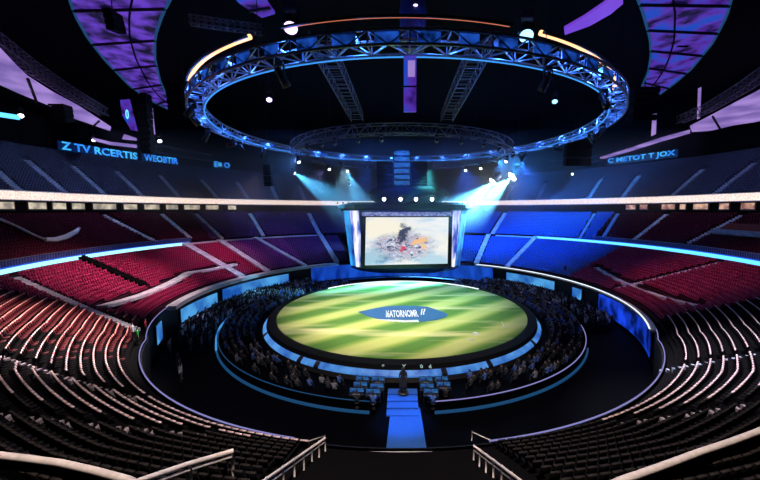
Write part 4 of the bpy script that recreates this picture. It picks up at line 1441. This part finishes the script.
def dress(me, top, legs, hair='hair', pose='stand'):
    me.materials.clear()
    for m in ('skin', top, legs, hair):
        me.materials.append(MATS[m])
    off = -0.42 if pose == 'sit' else 0
    for p in me.polygons:
        c = p.center
        z = c.z - off
        if z > 1.66 or (z > 1.55 and c.y < -0.01): k = 3
        elif z > 1.47 and abs(c.x) < 0.13: k = 0
        elif z > 1.8: k = 0
        elif (pose == 'sit' and c.y > 0.22 and z > 1.4 - 0.02): k = 0
        elif pose == 'sit' and (c.z < 0.58 and (c.y > 0.1 or c.z < 0.5)): k = 2
        elif pose != 'sit' and z < 0.9 and abs(c.x) < 0.205: k = 2
        elif pose == 'stand' and z < 0.88 : k = 0
        else: k = 1
        p.material_index = k
    return me


variants = []
for pose, top, legs in (('stand', 'cloth_dark', 'cloth_dark'), ('stand', 'cloth_grey', 'cloth_dark'), ('cheer', 'cloth_dark', 'cloth_dark'), ('cheer', 'cloth_white', 'cloth_dark'),
                        ('sit', 'cloth_dark', 'cloth_dark'), ('sit', 'cloth_grey', 'cloth_dark'), ('sit', 'cloth_blue', 'cloth_dark'), ('stand', 'cloth_white', 'cloth_grey')):
    me_, _ = person_mesh('person', pose, 0)
    variants.append((pose, dress(me_, top, legs, pose=pose)))

crowd = []
for i in range(NR):                              # seated in the floor rows
    r = RING[0] + (RING[2] - RING[0]) * (i + 0.5) / NR
    z = RING[1] + (RING[3] - RING[1]) * i / NR
    for th in np.arange(14, 346, math.degrees(0.62 / (r * K))):
        t = th if th < 180 else th - 360
        if abs(t) < 45 and random.random() < 0.35 or abs(t) > 150:
            continue
        if random.random() < (0.22 if abs(t) > 62 else 0.6):
            continue
        crowd.append((r, t, z * K, random.choice((4, 4, 5, 6, 4)), 'ring'))
for i in range(7):                               # standing on the pit floor at left and right
    r = 34.8 + i * 0.85
    for lo, hi in ((-136, -58), (78, 140), (-58, -46)):
        for th in np.arange(lo, hi, math.degrees(0.72 / (r * K))):
            if random.random() < (0.2 if lo < 0 else 0.35):
                continue
            if lo < 0 and th > -72 and random.random() < 0.7:
                continue
            if lo == -58 and random.random() < 0.7:
                continue
            crowd.append((r + random.uniform(-0.25, 0.25), th + random.uniform(-0.2, 0.2), -2 * K, random.choice((0, 0, 1, 2, 2, 3, 0, 7)), 'pit'))
scored = []
for c in crowd:
    p = pol(c[0], c[1], c[2] / K)
    q = to_pixel(p)
    scored.append((q[2], c))
scored.sort(key=lambda s: s[0])
CL = {('ring', 0): 'seated spectator in the floor rows left of the field', ('ring', 1): 'seated spectator in the floor rows right of the field',
      ('pit', 0): 'spectator standing on the dark pit floor at left', ('pit', 1): 'spectator standing on the dark pit floor at right'}
TOPS = {0: 'dark clothes', 1: 'a grey top', 2: 'dark clothes with raised arms', 3: 'a white top with raised arms', 4: 'dark clothes', 5: 'a grey top', 6: 'a blue top', 7: 'a white top'}


def place(c):
    p = pol(c[0], c[1], c[2] / K)
    rz = R(c[1]) + random.uniform(-0.3, 0.3)
    return p, rz, random.uniform(0.94, 1.06)


for d, c in scored[:290]:
    p, rz, s = place(c)
    o = bpy.data.objects.new('person', variants[c[3]][1])
    COL.objects.link(o)
    o.location = p; o.rotation_euler.z = rz; o.scale = (s, s, s)
    if variants[c[3]][0] == 'sit':
        pass
    base = CL[(c[4], 0 if c[1] < 0 else 1)]
    tag(o, base.replace('spectator', 'spectator in ' + TOPS[c[3]]), 'person', 'crowd: ' + base.replace('spectator', 'spectators'))
rest_c = [c for d, c in scored[290:]]
vv, ff, mm = [], [], []
cm = ['skin', 'cloth_dark', 'cloth_grey', 'cloth_white', 'cloth_blue', 'hair']
off = 0
data = []
for pose, me_ in variants:
    co = np.empty(len(me_.vertices) * 3); me_.vertices.foreach_get('co', co)
    data.append((co.reshape(-1, 3), [tuple(p.vertices) for p in me_.polygons], [cm.index(me_.materials[p.material_index].name) for p in me_.polygons]))
for c in rest_c:
    co, fs, ms = data[c[3]]
    p, rz, s = place(c)
    cs, sn = math.cos(rz), math.sin(rz)
    w = np.empty_like(co)
    w[:, 0] = (co[:, 0] * cs - co[:, 1] * sn) * s + p[0]
    w[:, 1] = (co[:, 0] * sn + co[:, 1] * cs) * s + p[1]
    w[:, 2] = co[:, 2] * s + p[2]
    vv.append(w)
    ff += [tuple(i + off for i in f) for f in fs]
    mm += ms
    off += len(co)
me = bpy.data.meshes.new('crowd')
me.from_pydata(np.concatenate(vv).tolist(), [], ff)
for m in cm: me.materials.append(MATS[m])
me.polygons.foreach_set('material_index', mm)
me.update()
o = bpy.data.objects.new('crowd', me); COL.objects.link(o)
tag(o, 'dense dark crowd packed round the far half of the field', 'crowd', kind='stuff')
print('seats', len(spots), 'people', len(crowd))

# figure on the runway
pm, J = person_mesh('person', 'stride', 2)
dress(pm, 'cloth_dark', 'cloth_dark')
fp = Vector((0.1, YC - 30.6 * K, 0))
zt = (-1.9 + 0.15 + 0.18 * 3 + 0.0) * K
plinth_z = -0.98
base = empty('plinth', (0.1, fp.y, plinth_z), 'low round black plinth under the figure on the runway steps', 'plinth')
MB().lathe([(0.01, 0.0), (0.5, 0.0), (0.52, 0.03), (0.52, 0.15), (0.46, 0.18), (0.01, 0.18)], (0, 0, 0), 24).build('plinth_body', 'plastic_black', base)
MB().lathe([(0.46, 0.182), (0.48, 0.195), (0.50, 0.170)], (0, 0, 0), 24).build('plinth_trim', 'grey_metal', base)
po = bpy.data.objects.new('person', pm); COL.objects.link(po)
po.location = (0.1, fp.y, plinth_z + 0.18); po.scale = (1.25, 1.25, 1.25)
tag(po, 'person in long dark coat seen from behind on the runway steps', 'person')
MB().lathe([(0.02, 1.76), (0.08, 1.74), (0.118, 1.66), (0.125, 1.56), (0.12, 1.42), (0.10, 1.3), (0.02, 1.28)], (0, -0.03, 0), 16).build('hair', 'hair', po)
MB().lathe([(0.19, 1.42), (0.20, 1.25), (0.17, 1.08), (0.21, 0.85), (0.27, 0.5), (0.30, 0.25), (0.28, 0.25), (0.19, 0.8), (0.15, 1.08)], (0, 0.02, 0), 20).build('coat', 'cloth_dark', po)

# green shirt person by the left pit corner
for (px, py, top, lab) in ((138, 338, 'cloth_green', 'person in bright green top standing at left pit corner'), (133, 335, 'cloth_white', 'person in white top beside the green one at left pit corner'),
                           (146, 330, 'cloth_red', 'person in red top behind the green one at left pit corner'), (565, 268, 'cloth_dark', 'dark figure standing among the blue lit right seats')):
    me_, _ = person_mesh('person', 'stand', 1)
    dress(me_, top, 'cloth_dark')
    p = at_cone(px, py + 4, LOW, 0.0)
    r = math.hypot(p[0], p[1] - YC) / K
    o = bpy.data.objects.new('person', me_); COL.objects.link(o)
    n = NLOW
    i = math.floor((r - 42) / 20 * n)
    i = max(0, i)
    o.location = (p[0], p[1], (3 + 8 * i / n) * K)
    o.rotation_euler.z = math.atan2(p[0], -(p[1] - YC))
    tag(o, lab, 'person')

# control desks either side of the runway
def desk_bank(xs, lab):
    for j, (x, d) in enumerate(xs):
        z = -2 * K
        r = math.hypot(x, d - 68)
        i = max(0, min(NR - 1, int((r - RING[0]) / (RING[2] - RING[0]) * NR)))
        zf = (RING[1] + (RING[3] - RING[1]) * i / NR) * K if RING[0] < r < RING[2] else -2 * K
        root = empty('control_desk', (x * K, d * K, zf), f'small control desk with blue glowing monitors, {ordinal(j)} {lab}', 'desk', 'control desks beside the runway')
        MB().box((0, 0, 0.72), (1.25, 0.6, 0.05)).build('desk_top', 'plastic_black', root)
        for s in (-0.58, 0.58):
            MB().box((s, 0, 0.35), (0.05, 0.5, 0.7)).build('leg', 'black_metal', root)
        for s in (-0.32, 0.32):
            m_ = MB().box((s, 0.1, 1.02), (0.58, 0.05, 0.4), rx=0.12).box((s, 0.14, 0.80), (0.08, 0.06, 0.15)).build('monitor', 'plastic_black', root)
            MB().box((s, 0.068, 1.02), (0.52, 0.02, 0.34), rx=0.12).build('monitor_face', 'monitor_glow', m_)
        MB().box((0, -0.18, 0.76), (0.6, 0.16, 0.03)).build('keyboard', 'cloth_grey', root)
        o = bpy.data.objects.new('person', variants[4 if j % 2 else 6][1]); COL.objects.link(o)
        o.location = (x * K + 0.1, d * K - 0.75, zf); o.scale = (1, 1, 1)
        tag(o, f"seated operator at {ordinal(j)} control desk {lab}", 'person', 'operators at the control desks')
        c = empty('stool', (x * K + 0.1, d * K - 0.75, zf), f'low black stool under operator at {ordinal(j)} desk {lab}', 'stool', 'stools at the control desks')
        MB().lathe([(0.01, 0.46), (0.2, 0.46), (0.22, 0.42), (0.2, 0.38), (0.01, 0.38)], (0, 0, 0), 14).build('seat', 'plastic_black', c)
        MB().lathe([(0.03, 0.38), (0.03, 0.04), (0.2, 0.0)], (0, 0, 0), 10).build('pedestal', 'black_metal', c)


desk_bank([(-5.0 + 0 * a, b) for a, b in ((0, 37.6),)] and [(-2.9, 38.8), (-4.8, 38.9), (-2.9, 36.9), (-4.8, 37.0), (-3.2, 35.2), (-5.0, 35.4)], 'left of the runway')
desk_bank([(2.9, 38.8), (4.8, 38.9), (2.9, 36.9), (4.8, 37.0), (3.2, 35.2)], 'right of the runway')

# ------------------------------------------------------------------ central stairs and handrails
def zl(d, x=0):
    r = math.hypot(x, 68 - d)
    return 3 + 8 * (r - 42) / 20


root = empty('central_stairs', (0, 20 * K, 4 * K), 'wide dark central stairs between two pale handrails', 'stairs')
org = Vector(root.location)
for k in range(24):
    d0 = 22.1 - k * 0.55
    z = 3.0 + k * 0.262
    low = -2.0 if k == 0 else z - 0.6
    MB().box((-0.2 * K, (d0 - 0.275) * K, (z + low) / 2 * K), (10.2 * K, 0.56 * K, (z - low) * K)).build('step_tread', 'stair_black', root, org)
MB().box((-0.2 * K, 22.08 * K, 3.03 * K), (10.2 * K, 0.10, 0.08)).build('step_nosing', 'rail_paint', root, org)


def handrail(pts, lab, posts, drop=1.0, rr=0.06, double=True, m='rail_paint', balusters=0):
    root = empty('handrail', pts[0], lab, 'handrail')
    org = Vector(root.location)
    MB().tube(pts, rr, 8).build('top_rail', m, root, org)
    if double:
        MB().tube([(p[0], p[1], p[2] - 0.2) for p in pts], rr * 0.6, 6).build('lower_rail', m, root, org)
    P = [Vector(p) for p in pts]
    L = sum((b - a).length for a, b in zip(P, P[1:]))

    def along(u):
        s = u * L
        for a, b in zip(P, P[1:]):
            l = (b - a).length
            if s <= l + 1e-6:
                return a.lerp(b, s / l)
            s -= l
        return P[-1]
    for u in posts:
        q = along(u)
        MB().tube([q + Vector((0, 0, 0.06)), q - Vector((0, 0, drop))], rr * 0.75, 6).build('post', m, root, org)
    return root


def up(x, y, l):
    return at_cone(x, y, NEAR, l)


lp = [up(325, 438, 1.0), up(295, 459, 1.05), up(262, 482, 1.1), up(225, 508, 1.1)]
handrail(lp, 'pale handrail with posts along the left of the central stairs', [0, 0.12, 0.24, 0.36, 0.48, 0.6, 0.75], 0.75, 0.05)
lp = [up(474, 446, 1.0), up(497, 463, 1.05), up(521, 481, 1.1), up(560, 510, 1.1)]
handrail(lp, 'pale handrail with posts along the right of the central stairs', [0, 0.12, 0.24, 0.36, 0.48, 0.6, 0.75], 0.75, 0.05)
lp = [up(232, 451, 1.7), up(185, 465, 1.7), up(136, 482, 1.7), up(60, 510, 1.7)]
handrail(lp, 'pale double handrail with tall end post left of the stairs', [0, 0.33, 0.7], 1.5, 0.075)
lp = [up(325, 436, 1.0), at_z(306, 442, 3.3)]
handrail(lp, 'short pale rail stub joining front rail to the left stair rail', [0, 1], 0.5, 0.035, False)
lp = [up(472, 432, 1.0), at_z(490, 440, 3.3)]
handrail(lp, 'short pale rail stub joining front rail to the right stair rail', [0, 1], 0.5, 0.035, False)


def parapet(pix, lab):
    pts = [Vector(at_cone(x, y, LOW, 0.9)) for x, y in pix]
    root = empty('parapet', pts[0], lab, 'parapet')
    org = Vector(root.location)
    MB().tube(pts, 0.11, 8).build('coping', 'rail_paint', root, org)
    vs = []
    for p in pts:
        vs += [p + Vector((0, -0.05, 0)), p + Vector((0, -0.05, -0.75)), p + Vector((0, 0.05, -0.75)), p + Vector((0, 0.05, 0))]
    fs = []
    for i in range(len(pts) - 1):
        for k in range(4):
            fs.append((i * 4 + k, i * 4 + (k + 1) % 4, i * 4 + 4 + (k + 1) % 4, i * 4 + 4 + k))
    MB().add(vs, fs).build('parapet_wall', 'concrete_dark', root, org)


parapet([(-25, 451), (0, 455.5), (30, 459), (60, 463), (95, 471), (128, 480), (140, 486)], 'pale curved parapet at the lower left corner among black seats')
parapet([(775, 424), (757, 432), (730, 442), (700, 452), (660, 467), (620, 481), (605, 488)], 'pale curved parapet at the lower right corner among black seats')

# ------------------------------------------------------------------ spots without lamp bodies
def spot(loc, aim, W, colr, ang, blend=0.7, soft=0.5):
    ld = bpy.data.lights.new('spot', 'SPOT')
    ld.energy = W; ld.color = colr; ld.spot_size = R(ang); ld.spot_blend = blend; ld.shadow_soft_size = soft
    o = bpy.data.objects.new('spot_beam', ld); COL.objects.link(o)
    o.location = loc
    o.rotation_euler = (Vector(aim) - Vector(loc)).to_track_quat('-Z', 'Y').to_euler()


# added unseen warm spot above the near stand, brightening the handrails
spot((0, 4, 51.5 * K), (0, 15 * K, 6 * K), 60000, (1.0, 0.84, 0.74), 75)
# blue wash on the runway, stage floor and crowd
spot(pol(24, 0, 36), pol(34, 0, -2), 60000, (0.01, 0.24, 1.0), 12)
spot((0, 86 * K, 36 * K), (0, 98 * K, -2 * K), 25000, (0.01, 0.10, 1.0), 80)
spot(pol(30, -90, 36), pol(37, -95, -2), 2500, (0.25, 0.5, 1.0), 60)
spot(pol(30, 100, 36), pol(36, 105, -2), 3000, (0.1, 0.3, 1.0), 60)

# ------------------------------------------------------------------ haze round the stage
hz = MB().box((0, 109 * K, 26 * K), (150 * K, 50 * K, 28 * K)).build('stage_haze', 'roof_black')
hm = bpy.data.materials.new('haze')
hm.use_nodes = True
nt = hm.node_tree
for n in list(nt.nodes):
    if n.type != 'OUTPUT_MATERIAL':
        nt.nodes.remove(n)
vs_ = nt.nodes.new('ShaderNodeVolumeScatter')
vs_.inputs['Density'].default_value = 0.006
vs_.inputs['Anisotropy'].default_value = 0.5
vs_.inputs['Color'].default_value = (0.9, 0.95, 1, 1)
tc_ = nt.nodes.new('ShaderNodeTexCoord')
sx_ = nt.nodes.new('ShaderNodeSeparateXYZ')
mr_ = nt.nodes.new('ShaderNodeMapRange')
mr_.inputs['From Min'].default_value = 12.5 * K
mr_.inputs['From Max'].default_value = 24 * K
mr_.inputs['To Min'].default_value = 0.0
mr_.inputs['To Max'].default_value = 0.010
nt.links.new(tc_.outputs['Object'], sx_.inputs[0])
nt.links.new(sx_.outputs['Z'], mr_.inputs['Value'])
nt.links.new(mr_.outputs[0], vs_.inputs['Density'])
nt.links.new(vs_.outputs[0], [n for n in nt.nodes if n.type == 'OUTPUT_MATERIAL'][0].inputs['Volume'])
hz.data.materials.clear(); hz.data.materials.append(hm)
tag(hz, 'thin bluish stage haze hanging round the video screen', 'haze', kind='stuff')

# ------------------------------------------------------------------ world and view
w = bpy.data.worlds.new('dark_hall')
scene.world = w
w.use_nodes = True
w.node_tree.nodes['Background'].inputs['Color'].default_value = (0.004, 0.005, 0.01, 1)
w.node_tree.nodes['Background'].inputs['Strength'].default_value = 0.3
vsn = scene.view_settings
vsn.view_transform = 'Standard'
vsn.look = 'None'
vsn.exposure = 0
vsn.gamma = 1
vsn.use_curve_mapping = False
scene.cycles.use_denoising = True
scene.cycles.max_bounces = 5
scene.cycles.volume_bounces = 0
